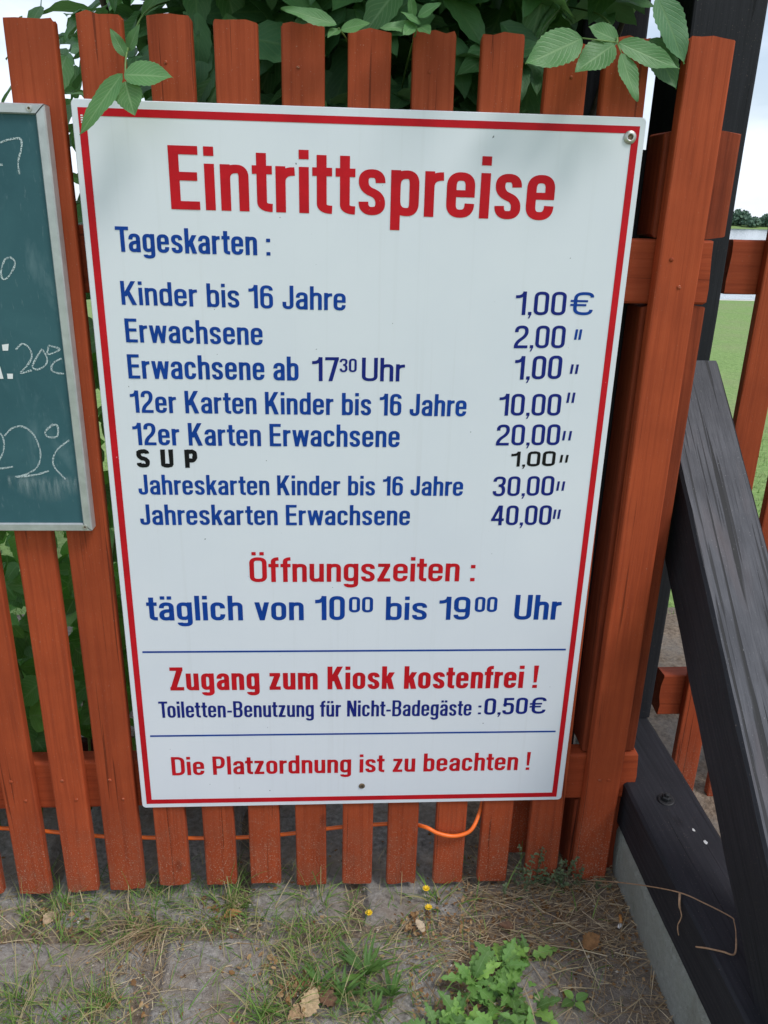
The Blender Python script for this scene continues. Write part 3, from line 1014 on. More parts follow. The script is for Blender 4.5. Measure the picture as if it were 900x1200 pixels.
    if ch == 'S':
        W = .42; m = W / 2
        return [path((W - a, .76), ('c', W - a, 1 - b, m, 1 - b), ('c', a, 1 - b, a, .75), ('c', a, .56, m, .5), ('c', W - a, .44, W - a, .25), ('c', W - a, b, m, b), ('c', a, b, a, .26))], W
    if ch == '1':
        W = .29; c = W - a
        return [rect(W - s, 0, W, .985), path((0, .765), (.04, .765), ('c', c - .02, .775, c, .985))], W
    if ch == '2':
        W = .40; m = W / 2
        return [path((a, .70), (a, .74), ('c', a, .985 - b, m, .985 - b), ('c', W - a, .985 - b, W - a, .72), ('c', W - a, .55, m, .40), ('c', a, .25, a, h * .6)), rect(0, 0, W, h)], W
    if ch == '3':
        W = .40; m = W / 2
        return [path((a, .73), ('c', a, .985 - b, m, .985 - b), ('c', W - a, .985 - b, W - a, .76), ('c', W - a, .53, m * .9, .53)),
                path((m * .9, .53), ('c', W - a, .53, W - a, .28), ('c', W - a, b, m, b), ('c', a, b, a, .26))], W
    if ch == '4':
        W = .42; return [rect(W - .06 - s, 0, W - .06, .985), rect(0, .215, W, .215 + h), diag(s * .40, .26, W - .08 - s * .6, .985, s * .95)], W
    if ch == '5':
        W = .40; m = W / 2
        return [rect(.04, .985 - h, W - .02, .985), rect(.035, .47, .035 + s * .85, .97), path((a, .54), ('c', a + .02, .645, m, .645 - b * .3), ('c', W - a, .645, W - a, .42), (W - a, .26), ('c', W - a, b, m, b), ('c', a, b, a, .25))], W
    if ch == '6':
        W = .40; m = W / 2
        return [path((W - a, .77), ('c', W - a, .985 - b, m, .985 - b), ('c', a, .985 - b, a, .72), (a, .25), ('c', a, b, m, b), ('c', W - a, b, W - a, .23), (W - a, .40)), path((W - a, .40), ('c', W - a, .62, m, .62 - b * .4), ('c', a, .62, a, .40))], W
    if ch == '9':
        st, W = glyph('6', s, h); return flip(st, W, .985), W
    if ch == '7':
        W = .38; return [rect(0, .985 - h, W, .985), diag(W - s * .5, .985 - h * .5, W * .38, 0, s * 1.05)], W
    if ch == ',': return [rect(0, 0, s * .95, .135), diag(s * .70, .02, s * .25, -.14, s * .42)], s
    if ch == ':': return [rect(0, 0, s, .14), rect(0, X - .2, s, X - .06)], s
    if ch == '!': return [rect(0, 0, s, .14), ('q', [(s * .18, .25), (s * .82, .25), (s, 1), (0, 1)])], s
    if ch == '-': return [rect(0, .30, .22, .30 + h)], .22
    if ch == '€':
        W = .55; c = .08; m = (W + c) / 2; 
        return [path((W - a * .6, .24), ('c', W - a * .6, b, m + .03, b), ('c', c + a, b, c + a, .30), (c + a, .70), ('c', c + a, .985 - b, m + .03, .985 - b), ('c', W - a * .6, .985 - b, W - a * .6, .76)),
                rect(0, .555, W * .78, .555 + h * .72), rect(0, .385, W * .72, .385 + h * .72)], W
    raise ValueError(ch)

def add_stroke(mb, kind, pts, s, h, T, lift):
    if kind == 'q':
        base = len(mb.v)
        mb.v += [T(x, y, lift) for x, y in pts]
        ar = sum(pts[i][0] * pts[(i + 1) % 4][1] - pts[(i + 1) % 4][0] * pts[i][1] for i in range(4))
        mb.face([base, base + 1, base + 2, base + 3] if ar > 0 else [base + 3, base + 2, base + 1, base])
        return
    P = [pts[0]]
    for q in pts[1:]:
        if abs(q[0] - P[-1][0]) + abs(q[1] - P[-1][1]) > 1e-5: P.append(q)
    closed = abs(P[0][0] - P[-1][0]) + abs(P[0][1] - P[-1][1]) < 1e-4
    n_ = len(P); base = len(mb.v)
    for i in range(n_):
        A = P[i - 1] if i > 0 else (P[-2] if closed else P[0])
        B = P[i + 1] if i < n_ - 1 else (P[1] if closed else P[-1])
        tx, ty = B[0] - A[0], B[1] - A[1]; l = math.hypot(tx, ty); nx, ny = -ty / l, tx / l
        w = math.sqrt((s * nx) ** 2 + (h * ny) ** 2) / 2
        mb.v.append(T(P[i][0] + nx * w, P[i][1] + ny * w, lift)); mb.v.append(T(P[i][0] - nx * w, P[i][1] - ny * w, lift))
    for i in range(n_ - 1):
        q = base + 2 * i
        mb.face((q, q + 1, q + 3, q + 2))

def lettering(txt, s, x0, z0, x1, z1, cap, mat, hr=0.80, track=0.075, parent=None, mb=None, wob=0.0):
    own = mb is None
    mb = mb or MB()
    kx = 1.0
    for it in range(3):
        su = s * WEIGHT / kx; hu = s * hr * WEIGHT
        pen = 0.0; lay = []
        prev = None
        for ch in txt:
            st, W = glyph(ch, su, hu)
            if prev is not None and ch != ' ' and prev != ' ':
                tr = track
                if prev in 'rTtfkvw,' or ch in 'tfvw': tr = track * 0.62
                if prev == 'T': tr = -0.02
                if prev == 'r' and ch not in 'aeo': tr = track * 0.75
                pen += tr
            if ch == ' ': W = SPACE
            lay.append((st, pen)); pen += W
            prev = ch
        kx = (x1 - x0) / (pen * cap)
    def T_at(px):
        def T(x, y, lift):
            fx = (px + x) / pen
            zz = z0 + (z1 - z0) * fx + y * cap
            return (x0 + (x1 - x0) * fx + wob * noise.noise(Vector((fx * 30, y * 3, 1))), YS - lift, zz + wob * noise.noise(Vector((fx * 30, y * 3, 5))))
        return T
    for st, px in lay:
        for i, (k_, pts) in enumerate(st):
            add_stroke(mb, k_, pts, su, hu, T_at(px), i * 0.0001)
    if own:
        return mb.build('lettering', mat, parent, (SX, 0, 0))

TEXT = [
    ('Eintrittspreise', 'r', 0.15, 0.1578, 1.6282, 0.8465, 1.6252, 0.1039),
    ('Tageskarten :', 'b', 0.15, 0.0555, 1.5538, 0.3311, 1.5529, 0.0433),
    ('Kinder bis 16 Jahre', 'b', 0.145, 0.0562, 1.4607, 0.4689, 1.4573, 0.0425),
    ('1,00', 'n', 0.14, 0.7907, 1.455, 0.8882, 1.456, 0.0441),
    ('€', 'b', 0.14, 0.8964, 1.4569, 0.9396, 1.4569, 0.0434),
    ('Erwachsene', 'b', 0.145, 0.0579, 1.3921, 0.3124, 1.3905, 0.0439),
    ('2,00', 'n', 0.14, 0.7943, 1.3922, 0.8931, 1.3937, 0.0437),
    ('Erwachsene ab', 'b', 0.145, 0.0566, 1.3237, 0.3792, 1.3237, 0.0461),
    ('17', 'n', 0.14, 0.4055, 1.3232, 0.4566, 1.3239, 0.0468),
    ('30', 'n', 0.15, 0.4582, 1.3413, 0.4911, 1.3418, 0.0263),
    ('Uhr', 'n', 0.14, 0.5013, 1.3245, 0.5844, 1.3247, 0.0454),
    ('1,00', 'n', 0.14, 0.7993, 1.3309, 0.8925, 1.3338, 0.0466),
    ('12er Karten Kinder bis 16 Jahre', 'b', 0.145, 0.0558, 1.2572, 0.7092, 1.2564, 0.0442),
    ('10,00', 'n', 0.14, 0.7742, 1.2588, 0.8984, 1.2601, 0.0447),
    ('12er Karten Erwachsene', 'b', 0.145, 0.0551, 1.1922, 0.5785, 1.192, 0.0456),
    ('20,00', 'n', 0.14, 0.7736, 1.1972, 0.9029, 1.1991, 0.0441),
    ('1,00', 'k', 0.18, 0.8069, 1.1524, 0.8986, 1.1548, 0.0325),
    ('Jahreskarten Kinder bis 16 Jahre', 'b', 0.145, 0.0565, 1.0891, 0.7123, 1.0892, 0.0423),
    ('30,00', 'n', 0.14, 0.7745, 1.0885, 0.9014, 1.0909, 0.0435),
    ('Jahreskarten Erwachsene', 'b', 0.145, 0.0545, 1.0237, 0.6051, 1.0238, 0.0445),
    ('40,00', 'n', 0.14, 0.7756, 1.0241, 0.9025, 1.0253, 0.0447),
    ('Öffnungszeiten :', 'r', 0.15, 0.271, 0.8943, 0.7496, 0.8949, 0.0571),
    ('täglich von 10', 'b', 0.155, 0.051, 0.8043, 0.4716, 0.8028, 0.0587),
    ('00', 'b', 0.165, 0.4807, 0.8214, 0.5324, 0.8211, 0.0379),
    ('bis 19', 'b', 0.155, 0.5607, 0.8022, 0.7443, 0.8021, 0.0568),
    ('00', 'b', 0.165, 0.7544, 0.8209, 0.8034, 0.8206, 0.0373),
    ('Uhr', 'b', 0.155, 0.8427, 0.8015, 0.9457, 0.8009, 0.0605),
    ('Zugang zum Kiosk kostenfrei !', 'r', 0.165, 0.0874, 0.6297, 0.9103, 0.626, 0.0588),
    ('Toiletten-Benutzung für Nicht-Badegäste', 'n', 0.128, 0.058, 0.5586, 0.7637, 0.5535, 0.0426),
    (':', 'n', 0.12, 0.7792, 0.5571, 0.7861, 0.557, 0.0350),
    ('0,50€', 'n', 0.15, 0.7933, 0.5554, 0.9347, 0.5567, 0.0449),
    ('Die Platzordnung ist zu beachten !', 'r', 0.15, 0.0755, 0.4006, 0.9128, 0.3989, 0.0512),
]
VM = {'r': V_RED, 'b': V_BLUE, 'n': V_NAVY, 'k': V_INK}
for t in TEXT:
    o = lettering(t[0], t[2], t[3], t[4], t[5], t[6], t[7], VM[t[1]], parent=sign, wob=0.0006 if t[1] == 'k' else 0.0)
    if t[1] == 'k': o['label'] = 'black hand-marked price figures'
mb = MB()
for ch, x0, x1 in (('S', 0.0579, 0.0835), ('U', 0.105, 0.130), ('P', 0.152, 0.1768)):
    lettering(ch, 0.215, x0, 1.1460, x1, 1.1465, 0.0375, V_INK, 0.95, mb=mb, wob=0.0012)
o = mb.build('lettering', V_INK, sign, (SX, 0, 0)); o['label'] = 'black hand-marked word on the sign'
for i, (x0, z0, x1, z1) in enumerate([(0.9115, 1.4103, 0.9244, 1.4301), (0.9102, 1.3441, 0.9252, 1.3627), (0.9095, 1.2862, 0.9245, 1.307),
                                      (0.9089, 1.209, 0.9261, 1.2287), (0.9085, 1.1621, 0.9245, 1.1786), (0.9076, 1.1013, 0.9234, 1.1218), (0.9066, 1.0388, 0.9208, 1.0598)]):
    mb = MB(); w = 0.0048
    for q in (0, 1):
        c = x0 + w / 2 + q * (x1 - x0 - w)
        mb.quad([(c - w / 2 - .0008, YS, z0), (c + w / 2 - .0008, YS, z0), (c + w / 2 + .0008, YS, z1), (c - w / 2 + .0008, YS, z1)])
    mb.build('ditto_mark', V_INK if i == 4 else (V_BLUE if i == 0 else V_NAVY), sign, (SX, 0, 0))

def round_screw(name, parent, loc, r, mat, dome=0.35, cross=True, mat2=None):
    mb = MB()
    n = 24
    prof = [(r, 0.0), (r, 0.0010), (r * .93, r * dome * .55), (r * .6, r * dome * .9), (r * .42, r * dome), (r * .40, r * dome * .6), (0.0001, r * dome * .6)]
    for rr, hh in prof:
        for k_ in range(n):
            an = 2 * math.pi * k_ / n
            mb.v.append((rr * math.cos(an), -hh, rr * math.sin(an)))
    for i in range(len(prof) - 1):
        for k_ in range(n):
            k2 = (k_ + 1) % n
            mb.face((i * n + k_, i * n + k2, (i + 1) * n + k2, (i + 1) * n + k_), None, 1 if i >= 4 else 0)
    for an in (35, 125):
        c, s_ = math.cos(R(an)) * r * .30, math.sin(R(an)) * r * .30
        px, pz = -s_ * .25, c * .25
        yy = -r * dome * .6 - 0.0003 - (0.0001 if an == 35 else 0)
        mb.quad([(-c - px, yy, -s_ - pz), (c - px, yy, s_ - pz), (c + px, yy, s_ + pz), (-c + px, yy, -s_ + pz)], None, 1)
    return mb.build(name, [mat, mat2 or RUSTY], parent, loc, True)
round_screw('screw', sign, (0.973 + SX, -0.0006, 1.7675), 0.0115, STEEL)
round_screw('screw', sign, (0.515 + SX, -0.0004, 0.361), 0.0072, RUSTY, 0.4, mat2=BARK)
# small maker's mark in the red border's corner
mb = MB()
for i in range(4):
    z = 1.7755 - i * 0.0036
    mb.quad([(0.0145, YS - 0.0003, z - .0022), (0.0185 + 0.001 * (i % 2), YS - 0.0003, z - .0022), (0.0185, YS - 0.0003, z), (0.0150, YS - 0.0003, z)])
mb.build('imprint', WHITE_PAINT, sign, (SX, 0, 0))

# ================================================================ chalkboard on the left
BX0, BX1, BZ0, BZ1 = -0.66, -0.037, 1.018, 1.788
cb = thing('chalkboard', 'green chalkboard in aluminium frame with chalked temperatures', 'chalkboard', (-0.35, 0, 1.018))
off = -Vector(cb.location)
mb = MB(); mb.box(BX0 + 0.006, BX1 - 0.006, -0.0165, 0.003, BZ0 + 0.006, BZ1 - 0.006)
mb.build('board', BOARD, cb, off)
def frame_bar(x0, z0, x1, z1, w, inner):
    """mitred bar; outer edge x0,z0 -> x1,z1, inner edge given"""
    mb = MB(); (ix0, iz0), (ix1, iz1) = inner
    yf, yb = -0.0225, 0.004
    F = [(x0, z0), (x1, z1), (ix1, iz1), (ix0, iz0)]
    cx = sum(p[0] for p in F) / 4; cz = sum(p[1] for p in F) / 4
    G = [(p[0] + (cx - p[0]) * 0.004, p[1] + (cz - p[1]) * 0.004) for p in F]
    def lerp_in(A, B, t): return (A[0] + (B[0] - A[0]) * t, A[1] + (B[1] - A[1]) * t)
    Fo = [lerp_in(G[0], G[3], .12), lerp_in(G[1], G[2], .12), lerp_in(G[2], G[1], .12), lerp_in(G[3], G[0], .12)]
    base = 0
    mb.v += [(p[0], yb, p[1]) for p in G] + [(p[0], yf + .003, p[1]) for p in G] + [(p[0], yf, p[1]) for p in Fo]
    for i in range(4):
        j = (i + 1) % 4
        mb.face((i, j, 4 + j, 4 + i)); mb.face((4 + i, 4 + j, 8 + j, 8 + i))
    mb.face((8, 9, 10, 11)); mb.face((3, 2, 1, 0))
    bm = bmesh.new(); me = mb.mesh('frame_bar'); bm.from_mesh(me); bmesh.ops.recalc_face_normals(bm, faces=bm.faces); bm.to_mesh(me); bm.free()
    return link_mesh('frame_bar', me, ALU, cb, off)
fw = 0.0165
O = [(BX0, BZ0), (BX1, BZ0), (BX1, BZ1), (BX0, BZ1)]
I = [(BX0 + fw, BZ0 + fw), (BX1 - fw, BZ0 + fw), (BX1 - fw, BZ1 - fw), (BX0 + fw, BZ1 - fw)]
for i in range(4):
    j = (i + 1) % 4
    frame_bar(O[i][0], O[i][1], O[j][0], O[j][1], fw, (I[i], I[j]))
for (x, z) in ((-0.0625, 1.780), (-0.0500, 1.0275), (-0.645, 1.780), (-0.645, 1.0275)):
    s_ = round_screw('screw', cb, Vector((x, -0.0226, z)) + off, 0.0052, STEEL, 0.3)
def chalk(pts, w=0.0020, name='chalk_writing', lift=0.0):
    P = smooth_path([(x, -0.0172 - lift, z) for x, z in pts], 7)
    mb = MB()
    for i, p in enumerate(P):
        A = P[max(0, i - 1)]; B = P[min(len(P) - 1, i + 1)]
        t = (B - A).normalized(); nn = Vector((-t.z, 0, t.x))
        ww = w * (0.75 + 0.4 * noise.noise(Vector((p.x * 80, p.z * 80, 0))))
        mb.v += [tuple(p + nn * ww), tuple(p - nn * ww)]
    for i in range(len(P) - 1):
        q = 2 * i; mb.face((q, q + 1, q + 3, q + 2))
    return mb.build(name, CHALK, cb, off)
chalk([(-0.1187, 1.7269), (-0.101, 1.7326), (-0.0841, 1.7331), (-0.0855, 1.7172), (-0.0931, 1.697), (-0.0935, 1.6782)])
chalk([(-0.1322, 1.692), (-0.1194, 1.6923)])
chalk([(-0.1303, 1.5403), (-0.1383, 1.5358), (-0.1469, 1.5167), (-0.1458, 1.5035), (-0.1365, 1.5066), (-0.1238, 1.523), (-0.1208, 1.5347), (-0.1290, 1.5420)])
chalk([(-0.1400, 1.3778), (-0.1267, 1.3888), (-0.1154, 1.3811), (-0.1128, 1.3655), (-0.1226, 1.3495), (-0.1369, 1.335), (-0.116, 1.3401)])
chalk([(-0.0924, 1.3799), (-0.1054, 1.3624), (-0.1136, 1.3465), (-0.1049, 1.3418), (-0.0899, 1.35), (-0.0853, 1.3627), (-0.0911, 1.3784)], lift=.0001)
chalk([(-0.0793, 1.3864), (-0.0629, 1.3819), (-0.0634, 1.3772), (-0.0828, 1.3706), (-0.0793, 1.3864)])
chalk([(-0.0589, 1.3631), (-0.0738, 1.355), (-0.08, 1.3422), (-0.0714, 1.3359), (-0.0575, 1.3345)])
chalk([(-0.2158, 1.1976), (-0.197, 1.218), (-0.1868, 1.2113), (-0.189, 1.1841), (-0.2062, 1.1531), (-0.2005, 1.1479), (-0.1758, 1.1515)])
chalk([(-0.1833, 1.2131), (-0.1669, 1.2283), (-0.1474, 1.2319), (-0.13, 1.2186), (-0.1206, 1.1915), (-0.1219, 1.1675), (-0.1324, 1.1483), (-0.1535, 1.136), (-0.1737, 1.1306)])
chalk([(-0.1737, 1.1306), (-0.154, 1.1325), (-0.1307, 1.1361), (-0.1087, 1.1433)], 0.0026, lift=.0001)
chalk([(-0.0893, 1.2375), (-0.1055, 1.2222), (-0.102, 1.2121), (-0.0859, 1.2122), (-0.0811, 1.2258), (-0.0831, 1.2358), (-0.0929, 1.2341)])
chalk([(-0.0625, 1.2056), (-0.0855, 1.1884), (-0.0976, 1.1676), (-0.0964, 1.1503), (-0.0852, 1.1346), (-0.078, 1.1259)])
for q in ([(-0.1637, 1.3757), (-0.1540, 1.3759), (-0.1512, 1.3884), (-0.1637, 1.3866)], [(-0.1620, 1.3235), (-0.1525, 1.3235), (-0.1511, 1.3332), (-0.1620, 1.3331)],
          [(-0.1851, 1.3232), (-0.1695, 1.3234), (-0.1726, 1.3457), (-0.1815, 1.3692)]):
    mb = MB(); mb.quad([(x, -0.0173, z) for x, z in q]); mb.build('painted_letter', WHITE_PAINT, cb, off)
mb = MB()
for i in range(12):
    x0 = -0.19 + i * 0.0125; x1 = x0 + 0.0125
    f0 = 1.135 - 0.0; d0 = 0.03 + 0.03 * math.sin(math.pi * i / 12); d1 = 0.03 + 0.03 * math.sin(math.pi * (i + 1) / 12)
    mb.quad([(x0, -0.01685, f0 - d0), (x1, -0.01685, f0 - d1), (x1, -0.01685, f0), (x0, -0.01685, f0)], [(i / 12, 0), ((i + 1) / 12, 0), ((i + 1) / 12, 1), (i / 12, 1)])
mb.build('chalk_smear', SMEAR, cb, off)

# ================================================================ orange cable
cp = [(-0.75, 0.045, 0.240), (-0.52, 0.045, 0.228), (-0.366, 0.045, 0.219), (-0.245, 0.045, 0.205), (-0.123, 0.045, 0.187), (-0.02, 0.045, 0.180), (0.128, 0.045, 0.174), (0.233, 0.045, 0.174),
      (0.34, 0.045, 0.182), (0.456, 0.045, 0.198), (0.553, 0.047, 0.203), (0.625, 0.045, 0.207), (0.655, 0.028, 0.216), (0.676, 0.000, 0.232), (0.702, -0.007, 0.221), (0.738, -0.008, 0.212), (0.770, -0.006, 0.217),
      (0.789, 0.000, 0.230), (0.806, 0.022, 0.252), (0.818, 0.045, 0.280), (0.822, 0.06, 0.330)]
mb = MB(); mb.tube(smooth_path(cp, 6), 0.0048, 10)
tag(mb.build('cable', CABLE, None, None, True), 'orange electric cable strung low behind the pickets', 'cable')

# ================================================================ foliage
GUARD = [False]
def blocked(p):
    if p.y < 0.045 and p.z < 1.99: return True                       # would poke through pickets or sign
    if 0.85 < p.x < 0.99 and p.z < 1.97 and p.y < 0.62: return True
    if p.x > 1.0 and p.z < 1.99: return True
    if p.x > 1.13: return True
    return False
def leaf_geo(mb, base, tip, width, normal, bend=0.12, fold=0.18, serr=0.045, nv=12, seed=0, curl=0.0, mi=0, lobes=0):
    """toothed lance-shaped leaflet with a folded midrib, 4 columns across"""
    rg = random.Random(seed)
    base = Vector(base); tip = Vector(tip)
    if GUARD[0] and (blocked(base) or blocked(tip)): return
    ax = tip - base; L = ax.length; ax.normalize()
    nrm = (normal - ax * normal.dot(ax)).normalized()
    sd = ax.cross(nrm)
    b0 = len(mb.v)
    wav = rg.uniform(0, 6)
    for i in range(nv + 1):
        v = i / nv
        prof = (math.sin(math.pi * (v ** 0.82)) ** 0.85) * (1 - 0.25 * v) * 1.12
        w = width / 2 * prof
        if lobes: w *= 0.36 + 0.64 * abs(math.sin(math.pi * (v * lobes + 0.1))) ** 0.7 * (1.15 - 0.1 * v)
        tooth = 1 + serr * (1 if i % 2 else -1) if 0 < i < nv else 1
        droop = -bend * L * v * v
        for cidx, u in enumerate((-1, -0.55, 0, 0.55, 1)):
            e = tooth if abs(u) == 1 else 1
            rip = 0.02 * L * math.sin(v * 11 + wav + u * 2) * abs(u) * (0.5 + v)
            p = base + ax * (L * v) + sd * (w * u * e) + nrm * (abs(u) * w * fold * 2 + droop + rip + curl * w * u)
            mb.v.append(tuple(p))
    for i in range(nv):
        for c in range(4):
            q = b0 + i * 5 + c
            uv = [(c / 4, i / nv), ((c + 1) / 4, i / nv), ((c + 1) / 4, (i + 1) / nv), (c / 4, (i + 1) / nv)]
            mb.face((q, q + 1, q + 6, q + 5), uv, mi)

def rv(rg, z=0): return Vector((rg.uniform(-1, 1), rg.uniform(-1, 1), rg.uniform(-1, 1) + z))

bush = thing('elder_bush', 'dense elder bush leaning over the top of the picket fence', 'bush', (0.5, 0.9, 0))
boff = -Vector(bush.location)
rb = random.Random(21)
# stems
for i, (x, y, lx) in enumerate([(0.15, 0.75, -0.15), (0.35, 0.9, 0.05), (0.55, 0.8, -0.05), (0.75, 0.95, 0.1), (0.95, 0.85, 0.12), (0.5, 1.2, 0.0), (0.25, 1.25, -0.1)]):
    mb = MB()
    pts = [(x, y, 0.0), (x + lx * .2, y - .03, 0.6), (x + lx * .55, y - .10, 1.2), (x + lx, y - .22, 1.8), (x + lx * 1.6, y - .38, 2.25)]
    mb.tube(smooth_path(pts, 5), [0.018 - 0.013 * k_ / 20 for k_ in range(21)], 8)
    mb.build('branch', BARK, bush, boff, True)
mb = MB()
def compound(mb, base, d, rg, L=0.26, n=5, size=0.105, nv=8, mi=0):
    """one pinnate leaf: rachis direction d, paired leaflets and an end leaflet"""
    d = d.normalized()
    up = Vector((0, 0, 1))
    nrm = (up + Vector((rg.uniform(-.5, .5), rg.uniform(-1.0, .2), 0)) - d * d.z)
    nrm = (nrm - d * nrm.dot(d)).normalized()
    sd = d.cross(nrm)
    k_ = (n - 1) // 2
    for j in range(k_):
        t = 0.38 + 0.5 * j / max(1, k_)
        p = base + d * (L * t) - up * (0.12 * L * t * t)
        for s_ in (-1, 1):
            dr = (sd * s_ + d * rg.uniform(.25, .6) - up * rg.uniform(.0, .45)).normalized()
            sz = size * rg.uniform(.75, 1.1)
            leaf_geo(mb, p, p + dr * sz, sz * rg.uniform(.42, .52), (nrm + rv(rg) * .25).normalized(), rg.uniform(.05, .25), rg.uniform(.05, .2), .05, nv, rg.randrange(10 ** 6), 0, mi)
    p = base + d * L - up * (0.12 * L)
    sz = size * rg.uniform(.95, 1.25)
    leaf_geo(mb, p, p + (d - up * .3).normalized() * sz, sz * .5, (nrm + rv(rg) * .2).normalized(), .15, .12, .05, nv, rg.randrange(10 ** 6), 0, mi)
GUARD[0] = True
for i in range(900):
    x = rb.uniform(0.10, 1.12)
    dep = rb.random() ** 1.3
    y = 0.20 + dep * 0.95
    z = rb.uniform(1.50, 2.55)
    if x < 0.22 and rb.random() < 0.4: continue
    if x > 1.0 and z < 1.9: continue
    d = Vector((rb.uniform(-.9, .9), rb.uniform(-1.2, .25), rb.uniform(-.55, .5)))
    compound(mb, Vector((x, y, z)), d, rb, rb.uniform(.18, .28), rb.choice((5, 5, 7)), rb.uniform(.095, .15), 8 if dep < .5 else 6, 1 if rb.random() < .12 else 0)
for i in range(120):                                            # big single leaflets close behind the pickets
    p = Vector((rb.uniform(.12, .86), rb.uniform(.06, .26), rb.uniform(1.80, 2.16)))
    d = Vector((rb.uniform(-.7, .7), rb.uniform(-.25, .1), rb.uniform(-1.0, .1)))
    sz = rb.uniform(.09, .16)
    leaf_geo(mb, p, p + d.normalized() * sz, sz * rb.uniform(.42, .56), Vector((rb.uniform(-.5, .5), -1, rb.uniform(.3, 1.1))), rb.uniform(0, .2), rb.uniform(.04, .14), .05, 12, rb.randrange(10 ** 6), 0, 1 if rb.random() < .15 else 0)
# thin fringe reaching left over the chalkboard end
for i in range(34):
    p = Vector((rb.uniform(-.12, .16), rb.uniform(.25, .7), rb.uniform(1.86, 2.3)))
    compound(mb, p, Vector((rb.uniform(-1, .4), rb.uniform(-.8, .2), rb.uniform(-.5, .3))), rb, .2, 5, rb.uniform(.07, .10), 8, 1 if rb.random() < .2 else 0)
for i in range(420):                                            # the bush's deep inside
    p = Vector((rb.uniform(.02, 1.15), rb.uniform(1.1, 1.9), rb.uniform(1.35, 2.9)))
    compound(mb, p, rv(rb), rb, .25, 5, rb.uniform(.13, .19), 5)
GUARD[0] = False
mb.build('foliage', [LEAF, LEAF_LIGHT], bush, boff, True)
# sprigs hanging out in front of the pickets
SPR = {'right': [((0.856, -0.05, 1.909), (0.76, -0.05, 1.862), 0.063), ((0.911, -0.05, 1.902), (0.844, -0.05, 1.854), 0.053), ((0.918, -0.05, 1.905), (1.019, -0.05, 1.864), 0.041),
                 ((0.921, -0.06, 1.888), (0.951, -0.06, 1.813), 0.034), ((0.924, -0.03, 1.911), (0.864, -0.03, 1.925), 0.038)],
       'dark': [((0.984, -0.02, 1.98), (1.043, -0.02, 1.882), 0.067), ((0.988, 0.0, 1.922), (1.037, -0.01, 1.845), 0.051)],
       'mid': [((0.586, -0.02, 1.921), (0.522, -0.02, 1.917), 0.023), ((0.577, -0.02, 1.933), (0.57, -0.02, 1.965), 0.017), ((0.585, -0.02, 1.936), (0.62, -0.02, 1.955), 0.021),
               ((0.590, -0.02, 1.926), (0.556, -0.02, 1.940), 0.018), ((0.590, -0.02, 1.922), (0.603, -0.035, 1.908), 0.022), ((0.578, -0.02, 1.924), (0.560, -0.03, 1.905), 0.02),
               ((0.451, -0.03, 1.918), (0.362, -0.03, 1.938), 0.027), ((0.458, -0.03, 1.911), (0.505, -0.03, 1.921), 0.022), ((0.455, -0.02, 1.914), (0.436, -0.03, 1.898), 0.018)],
       'left': [((0.107, -0.06, 1.83), (0.187, -0.06, 1.829), 0.052), ((0.111, -0.07, 1.819), (0.124, -0.07, 1.769), 0.046), ((0.11, -0.08, 1.829), (0.035, -0.08, 1.738), 0.032), ((0.108, -0.02, 1.87), (0.131, -0.02, 1.907), 0.021),
                ((0.106, -0.03, 1.86), (0.085, -0.02, 1.90), 0.02)]}
rs = random.Random(3)
for nm, lv in SPR.items():
    mb = MB()
    for b_, t_, w_ in lv:
        nr = Vector((rs.uniform(-.25, .25), -1, rs.uniform(.25, .7)))
        b_ = Vector(b_); t_ = Vector(t_) + Vector((0, -0.015, 0))
        leaf_geo(mb, b_, t_, w_, nr, -0.06 if nm == 'right' else 0.05, 0.10, 0.035, 22, rs.randrange(10 ** 6), rs.uniform(-.12, .12), 1 if nm != 'dark' else 0)
    hub = {'right': [(0.914, 0.30, 2.03), (0.93, 0.12, 1.98), (0.925, 0.0, 1.93), (0.916, -0.048, 1.905)], 'dark': [(0.99, 0.3, 2.08), (0.985, 0.1, 2.03), (0.984, -0.02, 1.98)],
           'mid': [(0.57, 0.25, 1.80), (0.575, 0.10, 1.87), (0.585, -0.01, 1.922)], 'left': [(0.13, 0.25, 2.0), (0.115, 0.10, 1.95), (0.108, -0.02, 1.875), (0.108, -0.055, 1.83)]}[nm]
    sp = smooth_path(hub, 6)
    b0 = len(mb.f)
    mb.tube(sp, 0.0016, 6)
    if nm == 'mid':
        mb.tube(smooth_path([(0.50, 0.20, 1.84), (0.475, 0.06, 1.90), (0.454, -0.025, 1.914)], 6), 0.0014, 6)
    if nm == 'right':
        for q0, q1 in (((0.916, -0.048, 1.905), (0.921, -0.06, 1.888)), ((0.916, -0.048, 1.905), (0.856, -0.05, 1.909))):
            mb.tube([q0, q1], 0.0012, 6)
    for i in range(b0, len(mb.f)): mb.mi[i] = 2
    mb.build('leaf_sprig', [LEAF, LEAF_LIGHT, STEM], bush, boff, True)

